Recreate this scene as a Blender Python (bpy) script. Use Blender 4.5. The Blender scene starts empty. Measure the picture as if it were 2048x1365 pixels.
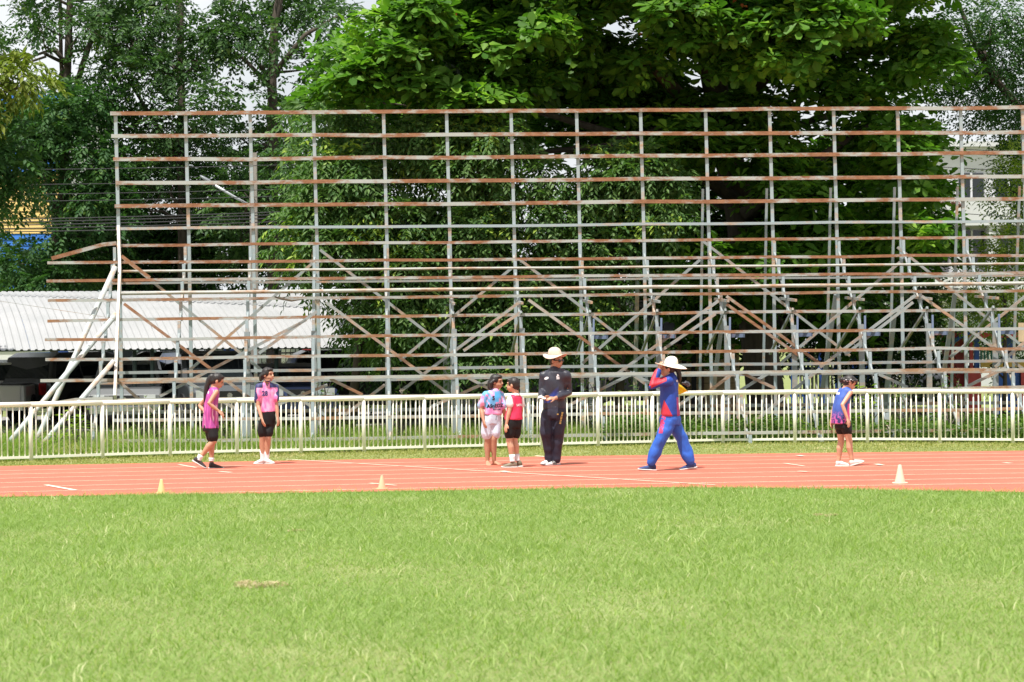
import bpy, bmesh, math, random
import numpy as np
from mathutils import Vector, Matrix

SC = bpy.context.scene
COL = SC.collection
R = math.radians
# ---------------------------------------------------------------- camera
F = 4585.0            # focal length in pixels of a 2048 px wide frame
CH = 1.83             # eye height
ROLL = R(0.5)
PITCH = math.atan(7.5 / F)
cam_d = bpy.data.cameras.new("camera")
cam_d.sensor_width = 36.0
cam_d.lens = 36.0 * F / 2048.0
cam_d.clip_start = 0.5
cam_d.clip_end = 3000.0
cam_d.dof.use_dof = True
cam_d.dof.focus_distance = 37.0
cam_d.dof.aperture_fstop = 4.5
cam = bpy.data.objects.new("camera", cam_d)
COL.objects.link(cam)
cam.matrix_world = Matrix.Translation((0, 0, CH)) @ Matrix.Rotation(R(90) + PITCH, 4, 'X') @ Matrix.Rotation(-ROLL, 4, 'Z')
SC.camera = cam
# ---------------------------------------------------------------- sky and sun
SUN = Vector((-0.20, -0.36, 1.0)).normalized()       # towards the sun
W = bpy.data.worlds.new("World"); SC.world = W; W.use_nodes = True
nt = W.node_tree; nt.nodes.clear()
w_out = nt.nodes.new("ShaderNodeOutputWorld"); w_bg = nt.nodes.new("ShaderNodeBackground")
sky = nt.nodes.new("ShaderNodeTexSky"); sky.sky_type = 'NISHITA'; sky.sun_disc = False
sky.sun_elevation = math.asin(SUN.z); sky.sun_rotation = math.atan2(SUN.x, SUN.y)
sky.air_density = 1.2; sky.dust_density = 3.0
tc = nt.nodes.new("ShaderNodeTexCoord"); mp = nt.nodes.new("ShaderNodeMapping"); mp.inputs['Scale'].default_value = (1, 1, 2.2)
cl = nt.nodes.new("ShaderNodeTexNoise"); cl.inputs['Scale'].default_value = 2.6; cl.inputs['Detail'].default_value = 5
rp = nt.nodes.new("ShaderNodeValToRGB"); rp.color_ramp.elements[0].position = 0.30; rp.color_ramp.elements[1].position = 0.50
rp.color_ramp.elements[0].color = (.55, .55, .55, 1); rp.color_ramp.elements[1].color = (1, 1, 1, 1)
mx = nt.nodes.new("ShaderNodeMix"); mx.data_type = 'RGBA'
mx.inputs['B'].default_value = (8.6, 8.9, 9.2, 1)    # thin bright cloud
L = nt.links.new
L(tc.outputs['Generated'], mp.inputs['Vector']); L(mp.outputs[0], cl.inputs['Vector']); L(cl.outputs['Fac'], rp.inputs['Fac'])
L(rp.outputs[0], mx.inputs['Factor']); L(sky.outputs[0], mx.inputs['A'])
L(mx.outputs['Result'], w_bg.inputs['Color']); L(w_bg.outputs[0], w_out.inputs['Surface'])
w_bg.inputs['Strength'].default_value = 0.068
sun_d = bpy.data.lights.new("sun", 'SUN'); sun_d.energy = 4.3; sun_d.angle = R(0.6); sun_d.color = (1.0, 0.965, 0.9)
sun = bpy.data.objects.new("sun", sun_d); COL.objects.link(sun)
sun.rotation_mode = 'QUATERNION'; sun.rotation_quaternion = SUN.to_track_quat('Z', 'Y'); sun.location = (0, 0, 40)
SC.view_settings.view_transform = 'Standard'; SC.view_settings.look = 'None'
SC.view_settings.gamma = 1.0; SC.view_settings.use_curve_mapping = False
SC.view_settings.exposure = 0.72
SC.cycles.max_bounces = 6; SC.cycles.diffuse_bounces = 3; SC.cycles.glossy_bounces = 2
SC.cycles.transmission_bounces = 3; SC.cycles.transparent_max_bounces = 4
SC.cycles.sample_clamp_indirect = 6.0
SC.cycles.use_denoising = True

rng = np.random.default_rng(7)
random.seed(7)
# ---------------------------------------------------------------- placing helpers
cR, sR = math.cos(ROLL), math.sin(ROLL)
def P(px, py, Y):
    """the point at depth Y that the photo shows at (px, py)"""
    dx, dy = px - 1024.0, 682.5 - py
    return Vector(((dx * cR + dy * sR) / F * Y, Y, CH + (-dx * sR + dy * cR + 7.5) / F * Y))
def G(px, py):
    """the point of the flat ground at (px, py)"""
    dx, dy = px - 1024.0, 682.5 - py
    k = (-dx * sR + dy * cR + 7.5) / F
    Y = -CH / k
    return Vector(((dx * cR + dy * sR) / F * Y, Y, 0.0))
def GX(px, Y):
    p = P(px, 890, Y); p.z = 0; return p

# ---------------------------------------------------------------- objects
WL = {}
def tag(o, label=None, cat=None, group=None, kind=None):
    if label: o['label'] = label
    if cat: o['category'] = cat
    if group: o['group'] = group
    if kind: o['kind'] = kind
    return o
def empty(name, loc, label, cat, group=None, rz=0.0):
    o = bpy.data.objects.new(name, None); COL.objects.link(o)
    o.location = loc; o.rotation_euler = (0, 0, rz); o.empty_display_size = .2
    WL[o.name] = Vector(loc)
    return tag(o, label, cat, group)
def link(name, me, parent=None, loc=(0, 0, 0), wl=None):
    o = bpy.data.objects.new(name, me); COL.objects.link(o)
    o.location = loc
    if parent: o.parent = parent
    WL[o.name] = wl if wl is not None else (WL[parent.name] if parent else Vector(loc))
    return o
def me_from(name, v, f, mat, smooth=False):
    me = bpy.data.meshes.new(name); me.from_pydata([tuple(p) for p in v], [], f); me.update()
    if mat: me.materials.append(mat)
    if smooth:
        me.polygons.foreach_set('use_smooth', [True] * len(me.polygons))
    return me
def np_mesh(name, v, f, mat, smooth=False):
    """big triangle/quad mesh from arrays"""
    n, k = f.shape
    me = bpy.data.meshes.new(name)
    me.vertices.add(len(v)); me.vertices.foreach_set('co', v.astype(np.float32).ravel())
    me.loops.add(n * k); me.loops.foreach_set('vertex_index', f.astype(np.int32).ravel())
    me.polygons.add(n); me.polygons.foreach_set('loop_start', np.arange(0, n * k, k, dtype=np.int32))
    try: me.polygons.foreach_set('loop_total', np.full(n, k, dtype=np.int32))
    except Exception: pass
    if smooth: me.polygons.foreach_set('use_smooth', np.ones(n, dtype=bool))
    me.update(calc_edges=True); me.validate()
    me.materials.append(mat)
    return me

class MB:
    """collects shapes in world space (or in the parent's local space) for ONE mesh object"""
    def __init__(s): s.v = []; s.f = []
    def add(s, v, f):
        b = len(s.v); s.v += [Vector(p) for p in v]; s.f += [tuple(i + b for i in q) for q in f]; return s
    def box(s, lo, hi):
        (x0, y0, z0), (x1, y1, z1) = lo, hi
        return s.add([(x0, y0, z0), (x1, y0, z0), (x1, y1, z0), (x0, y1, z0), (x0, y0, z1), (x1, y0, z1), (x1, y1, z1), (x0, y1, z1)],
                     [(0, 3, 2, 1), (4, 5, 6, 7), (0, 1, 5, 4), (1, 2, 6, 5), (2, 3, 7, 6), (3, 0, 4, 7)])
    def bar(s, pts, w, h, up=(0, 0, 1)):
        """rectangular section swept along pts: w sideways, h along up"""
        pts = [Vector(p) for p in pts]; up = Vector(up); n = len(pts); b = len(s.v)
        for i, p in enumerate(pts):
            t = (pts[min(i + 1, n - 1)] - pts[max(i - 1, 0)]).normalized()
            sd = t.cross(up)
            if sd.length < 1e-4: sd = t.cross(Vector((1, 0, 0)))
            sd.normalize(); u = sd.cross(t).normalized()
            for a, c in ((-1, -1), (1, -1), (1, 1), (-1, 1)): s.v.append(p + sd * (a * w / 2) + u * (c * h / 2))
        for i in range(n - 1):
            k = b + 4 * i
            for j in range(4): s.f.append((k + j, k + (j + 1) % 4, k + 4 + (j + 1) % 4, k + 4 + j))
        s.f.append((b + 3, b + 2, b + 1, b)); e = b + 4 * (n - 1); s.f.append((e, e + 1, e + 2, e + 3))
        return s
    def tube(s, pts, rad, n=8, caps=True, flat=1.0, side=None):
        pts = [Vector(p) for p in pts]; m = len(pts); b = len(s.v)
        if not hasattr(rad, '__len__'): rad = [rad] * m
        ref = Vector(side) if side is not None else None
        for i, p in enumerate(pts):
            t = (pts[min(i + 1, m - 1)] - pts[max(i - 1, 0)]).normalized()
            a = ref if ref is not None else (Vector((0, 0, 1)) if abs(t.z) < .9 else Vector((1, 0, 0)))
            u = (a - t * a.dot(t))
            if u.length < 1e-5: u = t.orthogonal()
            u.normalize(); w = t.cross(u)
            if ref is None: ref = u
            else: ref = u
            for j in range(n):
                an = 2 * math.pi * j / n
                s.v.append(p + u * (math.cos(an) * rad[i]) + w * (math.sin(an) * rad[i] * flat))
        for i in range(m - 1):
            for j in range(n):
                k = b + i * n
                s.f.append((k + j, k + (j + 1) % n, k + n + (j + 1) % n, k + n + j))
        if caps:
            s.f.append(tuple(b + j for j in reversed(range(n)))); s.f.append(tuple(b + (m - 1) * n + j for j in range(n)))
        return s
    def limb(s, pr, n=10, flat=1.0, side=None):
        """closed tapered tube with rounded ends; pr = [(point, radius), ...]"""
        pts = [Vector(p) for p, r in pr]; rad = [r for p, r in pr]
        t0 = (pts[0] - pts[1]).normalized(); t1 = (pts[-1] - pts[-2]).normalized()
        q = []; rr = []
        for a in (80, 45): q.append(pts[0] + t0 * rad[0] * math.sin(R(a))); rr.append(rad[0] * math.cos(R(a)))
        q += pts; rr += rad
        for a in (45, 80): q.append(pts[-1] + t1 * rad[-1] * math.sin(R(a))); rr.append(rad[-1] * math.cos(R(a)))
        return s.tube(q, rr, n, True, flat, side)
    def ell(s, c, ax, nu=14, nv=9):
        """ellipsoid with axis vectors ax = (a, b, c)"""
        c = Vector(c); a, b_, d = [Vector(q) for q in ax]; b = len(s.v)
        s.v.append(c + d)
        for i in range(1, nv):
            th = math.pi * i / nv
            for j in range(nu):
                ph = 2 * math.pi * j / nu
                s.v.append(c + a * (math.sin(th) * math.cos(ph)) + b_ * (math.sin(th) * math.sin(ph)) + d * math.cos(th))
        s.v.append(c - d); e = len(s.v) - 1
        for j in range(nu):
            s.f.append((b, b + 1 + j, b + 1 + (j + 1) % nu))
            s.f.append((e, b + 1 + (nv - 2) * nu + (j + 1) % nu, b + 1 + (nv - 2) * nu + j))
        for i in range(nv - 2):
            for j in range(nu):
                k = b + 1 + i * nu
                s.f.append((k + j, k + nu + j, k + nu + (j + 1) % nu, k + (j + 1) % nu))
        return s
    def loft(s, secs, n=16, power=2.3):
        """closed loft of super-ellipses; secs = [(centre, half_a vector, half_b vector)]"""
        b = len(s.v); m = len(secs)
        for c, A, B in secs:
            for j in range(n):
                an = 2 * math.pi * j / n; ca, sa = math.cos(an), math.sin(an)
                fa = math.copysign(abs(ca) ** (2 / power), ca); fb = math.copysign(abs(sa) ** (2 / power), sa)
                s.v.append(Vector(c) + Vector(A) * fa + Vector(B) * fb)
        for i in range(m - 1):
            for j in range(n):
                k = b + i * n; s.f.append((k + j, k + (j + 1) % n, k + n + (j + 1) % n, k + n + j))
        s.f.append(tuple(b + j for j in reversed(range(n)))); s.f.append(tuple(b + (m - 1) * n + j for j in range(n)))
        return s
    def prism(s, poly, y0, y1, axis='y'):
        """polygon (a, b) extruded: axis y -> (a, y, b)"""
        n = len(poly)
        def pt(a, b, y): return (a, y, b) if axis == 'y' else ((y, a, b) if axis == 'x' else (a, b, y))
        v = [pt(a, b, y0) for a, b in poly] + [pt(a, b, y1) for a, b in poly]
        f = [tuple(range(n))[::-1], tuple(range(n, 2 * n))] + [(i, (i + 1) % n, n + (i + 1) % n, n + i) for i in range(n)]
        return s.add(v, f)
    def build(s, name, mat, parent=None, smooth=False, local=False, fix=True):
        off = Vector((0, 0, 0))
        if parent is not None:
            if not local: off = WL[parent.name]
        else:
            xs = [p.x for p in s.v]; ys = [p.y for p in s.v]; zs = [p.z for p in s.v]
            off = Vector(((min(xs) + max(xs)) / 2, (min(ys) + max(ys)) / 2, min(zs)))
        me = me_from(name, [p - off for p in s.v], s.f, mat, smooth)
        if fix:
            bm = bmesh.new(); bm.from_mesh(me); bmesh.ops.recalc_face_normals(bm, faces=bm.faces); bm.to_mesh(me); bm.free()
        return link(name, me, parent, (0, 0, 0) if parent is not None else off)
def bevel(o, w=.02, seg=2):
    m = o.modifiers.new('bevel', 'BEVEL'); m.width = w; m.segments = seg; m.limit_method = 'ANGLE'; m.angle_limit = R(35)
    return o

# ---------------------------------------------------------------- materials
def nodes(name):
    m = bpy.data.materials.new(name); m.use_nodes = True
    t = m.node_tree; b = t.nodes['Principled BSDF']
    return m, t, b
def N(t, kind, **kw):
    n = t.nodes.new(kind)
    for k, v in kw.items():
        if k in n.inputs: n.inputs[k].default_value = v
        else: setattr(n, k, v)
    return n
def mixc(t, fac, a, b, blend='MIX'):
    m = t.nodes.new('ShaderNodeMix'); m.data_type = 'RGBA'; m.blend_type = blend
    for key, val in (('Factor', fac), ('A', a), ('B', b)):
        if hasattr(val, 'is_linked') or isinstance(val, bpy.types.NodeSocket): t.links.new(val, m.inputs[key])
        elif key == 'Factor': m.inputs[key].default_value = val
        else: m.inputs[key].default_value = (*val, 1) if len(val) == 3 else val
    return m.outputs['Result']
def ramp(t, src, stops):
    r = t.nodes.new('ShaderNodeValToRGB'); e = r.color_ramp.elements
    while len(e) < len(stops): e.new(.5)
    for el, (p, c) in zip(e, stops):
        el.position = p; el.color = (*c, 1) if hasattr(c, '__len__') else (c, c, c, 1)
    t.links.new(src, r.inputs['Fac']); return r.outputs['Color']
def math_(t, op, a, b=0.0, c=None):
    m = t.nodes.new('ShaderNodeMath'); m.operation = op
    for i, v in enumerate((a, b) if c is None else (a, b, c)):
        if isinstance(v, bpy.types.NodeSocket): t.links.new(v, m.inputs[i])
        else: m.inputs[i].default_value = v
    return m.outputs[0]
def coords(t, scale=(1, 1, 1), loc=(0, 0, 0), kind='Object'):
    c = t.nodes.new('ShaderNodeTexCoord'); m = t.nodes.new('ShaderNodeMapping')
    m.inputs['Scale'].default_value = scale; m.inputs['Location'].default_value = loc
    t.links.new(c.outputs[kind], m.inputs['Vector']); return m.outputs[0]
def noise(t, vec, scale, detail=4, rough=.55):
    n = t.nodes.new('ShaderNodeTexNoise'); n.inputs['Scale'].default_value = scale
    n.inputs['Detail'].default_value = detail; n.inputs['Roughness'].default_value = rough
    if vec is not None: t.links.new(vec, n.inputs['Vector'])
    return n.outputs['Fac']
def bump(t, b, h, strength=.3, dist=.02):
    n = t.nodes.new('ShaderNodeBump'); n.inputs['Strength'].default_value = strength; n.inputs['Distance'].default_value = dist
    t.links.new(h, n.inputs['Height']); t.links.new(n.outputs[0], b.inputs['Normal'])
def surf(name, c1, c2=None, rough=.6, scale=4.0, stretch=(1, 1, 1), bmp=0.0, metal=0.0, spec=.4, lo=.35, hi=.65):
    """plain surface with a soft two-tone mottling"""
    m, t, b = nodes(name)
    b.inputs['Roughness'].default_value = rough; b.inputs['Metallic'].default_value = metal; b.inputs['Specular IOR Level'].default_value = spec
    if c2 is None: c2 = tuple(x * .8 for x in c1)
    v = coords(t, stretch); n = noise(t, v, scale)
    t.links.new(ramp(t, n, [(lo, c1), (hi, c2)]), b.inputs['Base Color'])
    if bmp: bump(t, b, noise(t, v, scale * 6), bmp, .01)
    return m
def leafmat(name, dark, light, tip=None, trans=.35, gloss=.35, tipamt=.1, nscale=.6, spec=.2):
    m, t, b = nodes(name)
    g = t.nodes.new('ShaderNodeNewGeometry')
    base = mixc(t, g.outputs['Random Per Island'], dark, light)
    if tip:
        n = noise(t, coords(t), nscale, 2)
        s = math_(t, 'ADD', math_(t, 'MULTIPLY', g.outputs['Random Per Island'], .25), n)
        base = mixc(t, ramp(t, s, [(.86 - tipamt, 0.0), (.92 - tipamt, 1.0)]), base, tip)
    t.links.new(base, b.inputs['Base Color'])
    b.inputs['Roughness'].default_value = gloss + .1; b.inputs['Specular IOR Level'].default_value = spec
    tr = t.nodes.new('ShaderNodeBsdfTranslucent'); ms = t.nodes.new('ShaderNodeMixShader')
    br = mixc(t, 1.0, base, (1.0, 1.25, .45), 'MULTIPLY')
    t.links.new(br, tr.inputs['Color']); ms.inputs[0].default_value = trans
    out = t.nodes['Material Output']
    t.links.new(b.outputs[0], ms.inputs[1]); t.links.new(tr.outputs[0], ms.inputs[2]); t.links.new(ms.outputs[0], out.inputs['Surface'])
    return m
def steel(name, paint, rust_lo, rust_hi, rustc=(.25, .095, .04), paint2=None):
    """weathered painted steel; higher rust_lo/hi = less rust"""
    m, t, b = nodes(name)
    v = coords(t, (1.0, 2.5, 2.5)); n1 = noise(t, v, 1.1, 6, .62)
    v2 = coords(t, (2.2, 5, 5), (3, 1, 2)); n2 = noise(t, v2, 3.0, 5, .7)
    s = math_(t, 'ADD', math_(t, 'MULTIPLY', n1, .75), math_(t, 'MULTIPLY', n2, .25))
    n4 = noise(t, coords(t, (2, 12, 12), (1, 9, 4)), 9.0, 4, .7)
    s = math_(t, 'ADD', s, math_(t, 'MULTIPLY', math_(t, 'SUBTRACT', n4, .5), .10))
    mask = ramp(t, s, [(rust_lo - .025, 1.0), (rust_hi + .025, 0.10)])
    pc = mixc(t, n2, paint, paint2 or tuple(x * .82 for x in paint))
    n3 = noise(t, coords(t, (3, 8, 8), (7, 2, 5)), 2.2, 6, .75)
    rc = mixc(t, ramp(t, n3, [(.35, 0.0), (.68, 1.0)]), rustc, (rustc[0] * 1.8, rustc[1] * 2.2, rustc[2] * 2.6))
    t.links.new(mixc(t, mask, pc, rc), b.inputs['Base Color'])
    b.inputs['Roughness'].default_value = .55; b.inputs['Specular IOR Level'].default_value = .4
    bump(t, b, n2, .25, .004)
    return m
# ================================================================ ground, track, grass
def stuffmesh(name, me, label, cat):
    o = bpy.data.objects.new(name, me); COL.objects.link(o); return tag(o, label, cat, None, 'stuff')
# near and far edge of the track, and its lane lines: y = a + b x + c x^2
def lane_y(k, x): return 30.5 + 1.09 * k + .170 * x - .0068 * x * x
def far_y(x): return 37.15 + .13 * x - .0066 * x * x
NEAR = [(-40, 22.0), (-20, 26.3), (-9, 28.0), (-6.5, 28.25), (-3.4, 28.45), (0, 28.8), (1.7, 29.05), (3.4, 28.6), (6.2, 27.4), (9, 26.1), (20, 19), (40, 8)]
def near_y(x):
    return np.interp(x, [p[0] for p in NEAR], [p[1] for p in NEAR])

m_soil, t, b = nodes('turf_soil')
v = coords(t); n1 = noise(t, v, .35, 5); n2 = noise(t, v, 9.0, 6, .7)
c = ramp(t, n1, [(.35, (.16, .215, .05)), (.65, (.20, .235, .07))])
c = mixc(t, ramp(t, n2, [(.45, 0.0), (.72, .8)]), c, (.22, .20, .09))
t.links.new(c, b.inputs['Base Color']); b.inputs['Roughness'].default_value = .95; bump(t, b, n2, .6, .03)
g = MB(); S = 900.0
g.add([(-S, -S, 0), (S, -S, 0), (S, S, 0), (-S, S, 0)], [(0, 1, 2, 3)])
o = g.build('ground', m_soil); tag(o, kind='structure')

m_track, t, b = nodes('red_running_surface')
v = coords(t); n1 = noise(t, v, .5, 4); n2 = noise(t, coords(t, (1, .25, 1)), 3.0, 5, .65); n3 = noise(t, v, 60, 4, .8)
c = ramp(t, n1, [(.3, (.50, .120, .068)), (.7, (.56, .15, .088))])
c = mixc(t, ramp(t, n2, [(.5, 0.0), (.75, .35)]), c, (.60, .21, .14))
c = mixc(t, ramp(t, noise(t, coords(t, (.5, 1.6, 1)), .8, 6, .7), [(.45, 0.0), (.75, .5)]), c, (.40, .115, .075))
c = mixc(t, ramp(t, n3, [(.38, .55), (.62, 0.0)]), c, (.32, .07, .045))
t.links.new(c, b.inputs['Base Color']); b.inputs['Roughness'].default_value = .85; bump(t, b, n3, .3, .004)
xs = np.linspace(-38, 38, 60)
tr = MB()
tr.add([(x, float(near_y(x)), .012) for x in xs] + [(x, float(far_y(x)), .012) for x in xs],
       [(i, i + 1, 60 + i + 1, 60 + i) for i in range(59)])
track = tr.build('running_track', m_track); tag(track, kind='structure')
m_line = surf('lane_paint', (.80, .60, .45), (.74, .46, .33), .8, 2.5, (3, .5, 1))
xs2 = np.linspace(-16, 16, 50)
for k in range(-2, 6):
    l = MB()
    l.add([(x, lane_y(k, x) - .026, .0165) for x in xs2] + [(x, lane_y(k, x) + .026, .0165) for x in xs2],
          [(i, i + 1, 50 + i + 1, 50 + i) for i in range(49)])
    sel = [i for i, x in enumerate(xs2) if lane_y(k, x) > near_y(x) + .1]
    if len(sel) < 4: continue
    l = MB(); a0, a1 = sel[0], sel[-1]; xx = xs2[a0:a1 + 1]; n = len(xx)
    l.add([(x, lane_y(k, x) - .026, .0165) for x in xx] + [(x, lane_y(k, x) + .026, .0165) for x in xx],
          [(i, i + 1, n + i + 1, n + i) for i in range(n - 1)])
    l.build('lane_line', m_line, track)
def ground_strip(a, b, w, z, name, mat, parent):
    a = G(*a); b = G(*b); a.z = b.z = z; s = (b - a).cross(Vector((0, 0, 1))).normalized() * w / 2
    MB().add([a - s, b - s, b + s, a + s], [(0, 1, 2, 3)]).build(name, mat, parent)
m_line2 = surf('relay_line_paint', (.82, .70, .56), (.76, .54, .42), .8, 3, (2, 2, 1))
for a_, b_, w_ in (((572, 921), (1430, 973), .05), ((92, 973), (152, 984), .075), ((358, 932), (392, 938), .05), ((1070, 914), (1095, 917), .06),
                   ((1568, 929.5), (1608, 935), .05), ((740, 969.5), (792, 974), .06)):
    ground_strip(a_, b_, w_, .0205, 'zone_mark', m_line2, track)
for a_, b_ in (((1597, 946.0), (1616, 947)), ((1752, 931.5), (1765, 933.8)), ((2008, 929), (2022, 930)), ((440, 947), (462, 948.4)), ((1596, 914), (1606, 915.6)), ((1003, 945.5), (1018, 947.6))):
    ground_strip(a_, b_, .09, .0245, 'tick_mark', m_line2, track)
m_kerb = surf('dark_joint', (.17, .12, .10), (.42, .25, .2), .9, 1.2, (1, 1, 1))
kb = MB(); xk = np.linspace(3.0, 12, 20)
kb.add([(x, lane_y(-1, x) - .31 - .05, .0285) for x in xk] + [(x, lane_y(-1, x) - .31 - .03, .0285) for x in xk], [(i, i + 1, 21 + i, 20 + i) for i in range(19)])
kb.build('edge_joint', m_kerb, track)

def blades(xy, h, w, lean, zoff=0.0, seg=3):
    """grass blades: bent tapering strips"""
    n = len(xy); az = rng.uniform(0, 2 * np.pi, n); fa = rng.uniform(0, 2 * np.pi, n)
    d = np.stack([np.cos(az), np.sin(az)], 1); s = np.stack([np.cos(fa), np.sin(fa)], 1) * (w / 2)[:, None]
    base = np.concatenate([xy, np.full((n, 1), zoff)], 1)
    def at(tt, wid):
        off = d * (lean * h * tt ** 1.7)[:, None]
        z = h * (tt - .28 * lean * tt ** 2)
        c = base + np.concatenate([off, z[:, None]], 1)
        sd = np.concatenate([s * wid, np.zeros((n, 1))], 1)
        return c - sd, c + sd, c
    tt = np.ones(n)
    a0, a1, _ = at(tt * 0, 1.0); b0, b1, _ = at(tt * .5, .85); _, _, c = at(tt, 0)
    v = np.stack([a0, a1, b0, b1, c], 1).reshape(-1, 3)
    k = np.arange(n)[:, None] * 5
    f = np.concatenate([k + np.array([[0, 1, 3]]), k + np.array([[0, 3, 2]]), k + np.array([[2, 3, 4]])], 0)
    return v, f
def blades1(xy, h, w, lean):
    """fine grass: one slim leaning triangle per blade"""
    n = len(xy); az = rng.uniform(0, 2 * np.pi, n); fa = rng.uniform(0, 2 * np.pi, n)
    base = np.concatenate([xy, np.zeros((n, 1))], 1); s = np.stack([np.cos(fa) * w / 2, np.sin(fa) * w / 2, np.zeros(n)], 1)
    tip = base + np.stack([np.cos(az) * lean * h, np.sin(az) * lean * h, h * (1 - .2 * lean)], 1)
    v = np.stack([base - s, base + s, tip], 1).reshape(-1, 3)
    return v, np.arange(3 * n).reshape(-1, 3)
def vnoise(x, y, sc, seed=0):
    r_ = np.random.default_rng(seed); s = np.zeros_like(x)
    for k in range(7):
        a, p = r_.uniform(0, 2 * np.pi, 2); fr = sc * r_.uniform(.6, 1.8)
        s += np.sin((x * np.cos(a) + y * np.sin(a)) * fr + p)
    return s / 7
m_grass = leafmat('infield_grass', (.20, .30, .078), (.35, .445, .165), (.44, .48, .24), .40, .55, .10, .5)
# infield: inside the view wedge only, plus a margin for a step to the side
n = 590000
u = rng.uniform(0, 1, n); Yb = 11.0 + (29.4 - 11.0) * u ** .85
Xb = rng.uniform(-1, 1, n) * (Yb * .2235 + 2.6)
BARE = [(G(512, 1172), .17, .10), (G(590, 1064), .09, .04), (G(1650, 1033), .09, .05)]
keep = Yb < near_y(Xb) + rng.normal(0, .05, n)
for c_, rx, ry in BARE:
    keep &= ((Xb - c_.x) / rx) ** 2 + ((Yb - c_.y) / (ry * 2.5)) ** 2 > rng.uniform(.3, 1.3, n)
Xb, Yb = Xb[keep], Yb[keep]; n = len(Xb)
hv = .75 + .5 * vnoise(Xb, Yb, 1.6, 3)
h = np.clip(rng.gamma(7, .0064, n), .015, .09) * hv * (1 + .25 * (Yb > near_y(Xb) - .6))
tall = rng.random(n) < .03; h[tall] *= 1.9
w = rng.uniform(.0045, .0085, n) * (1 + (Yb - 12) * .03)
v, f = blades1(np.stack([Xb, Yb], 1), h, w, rng.uniform(.4, 1.7, n))
stuffmesh('infield_grass', np_mesh('infield_grass', v, f, m_grass), 'short bright green grass of the infield in the foreground', 'grass')
k = 34000; u = rng.uniform(0, 1, k); Yc = 11.5 + 17.5 * u ** .8; Xc = rng.uniform(-1, 1, k) * (Yc * .2235 + .8)
ok = Yc < near_y(Xc) + .08; Xc, Yc = Xc[ok], Yc[ok]; k = len(Xc)
ok = vnoise(Xc, Yc, 2.2, 31) + rng.normal(0, .25, k) > -.05; Xc, Yc = Xc[ok], Yc[ok]; k = len(Xc)
m_coarse = leafmat('coarse_blade', (.22, .33, .08), (.42, .50, .20), (.56, .56, .32), .42, .5, .10, 1.5)
v, f = blades(np.stack([Xc, Yc], 1), rng.uniform(.05, .115, k), rng.uniform(.006, .011, k), rng.uniform(.3, 1.3, k))
stuffmesh('coarse_grass', np_mesh('coarse_grass', v, f, m_coarse), 'longer pale grass blades standing out of the infield turf', 'grass')
m_dry = leafmat('dry_thatch', (.42, .36, .20), (.56, .48, .30), None, .2, .8)
for i, (c_, rx, ry) in enumerate(BARE):
    k = int(1500 * rx / .12); a = rng.uniform(0, 2 * np.pi, k); q = np.sqrt(rng.uniform(0, 1, k))
    k3 = rng.integers(0, 4, k); ox = rng.normal(0, .55, 4)[k3] * rx; oy = rng.normal(0, .55, 4)[k3] * ry * 2; q = q * rng.uniform(.3, .8, 4)[k3]
    xy = np.stack([c_.x + ox + np.cos(a) * q * rx, c_.y + oy + np.sin(a) * q * ry * 2.2], 1)
    big = i == 0
    v, f = blades(xy, rng.uniform(.012, .05 if big else .035, k) * (1.3 - q), rng.uniform(.006, .012, k), rng.uniform(.8, 2.0, k), .005)
    stuffmesh('dry_grass_patch', np_mesh('dry_grass_patch', v, f, m_dry),
              ['pale dry thatch clump lying on the infield, the biggest one, left of centre', 'small dry tuft left of centre near the track edge',
               'small dry tuft right of centre below the walking woman', 'small worn patch left of the middle of the infield', 'small dry tuft just left of the centre of the infield', 'thin dry patch right of centre low in the infield',
               'dry spot at the far left low in the infield', 'faint dry spot right of the far left one', 'dry spot near the right edge of the infield'][i], 'dry grass')
# verge between track and fence, and the rough grass around the stand
FENCE_PX = [(-260, 933.5), (-90, 928.5), (62, 924), (205, 918.5), (340, 914.5), (474, 911), (602, 908.5), (728, 905.5), (849, 902.5), (969, 899.5), (1083, 896.5), (1196, 894), (1305, 891.5),
            (1446, 888), (1590, 887), (1735, 886.5), (1880, 887), (2026, 888), (2175, 889), (2330, 890)]
FENCE = [G(a, b_) for a, b_ in FENCE_PX]
def fence_y(x): return np.interp(x, [p.x for p in FENCE], [p.y for p in FENCE])
n = 52000
Xb = rng.uniform(-10.5, 10.5, n); u = rng.uniform(0, 1, n)
Yb = far_y(Xb) - .02 + (fence_y(Xb) + .5 - far_y(Xb)) * u
h = np.clip(rng.gamma(5, .006, n), .01, .09) * (.65 + .9 * np.clip(u, 0, 1)) * (.8 + .4 * vnoise(Xb, Yb, 2, 5))
m_verge = leafmat('verge_grass', (.24, .27, .07), (.42, .40, .15), (.52, .44, .24), .3, .6, .10, .9)
v, f = blades(np.stack([Xb, Yb], 1), np.abs(h), rng.uniform(.008, .016, n), rng.uniform(.3, 1.3, n))
stuffmesh('verge_grass', np_mesh('verge_grass', v, f, m_verge), 'dry mown grass verge between the red track and the fence', 'grass')
n = 80000
Xb = rng.uniform(-11.5, 11.5, n); u = rng.uniform(0, 1, n) ** 1.2
Yb = fence_y(Xb) + .25 + u * 9.0
hn = vnoise(Xb, Yb, 1.1, 9)
h = np.clip(rng.gamma(6, .035, n), .05, .5) * (.85 + .5 * hn) * np.clip(.35 + (Yb - fence_y(Xb)) * .6, .3, 1.15)
m_rough = leafmat('rough_grass', (.13, .22, .035), (.28, .37, .08), (.42, .41, .16), .4, .5, .07, .5)
v, f = blades(np.stack([Xb, Yb], 1), np.abs(h), rng.uniform(.012, .024, n), rng.uniform(.3, 1.3, n))
stuffmesh('rough_grass', np_mesh('rough_grass', v, f, m_rough), 'tall uncut grass behind the fence under the seating frame', 'grass')
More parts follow.
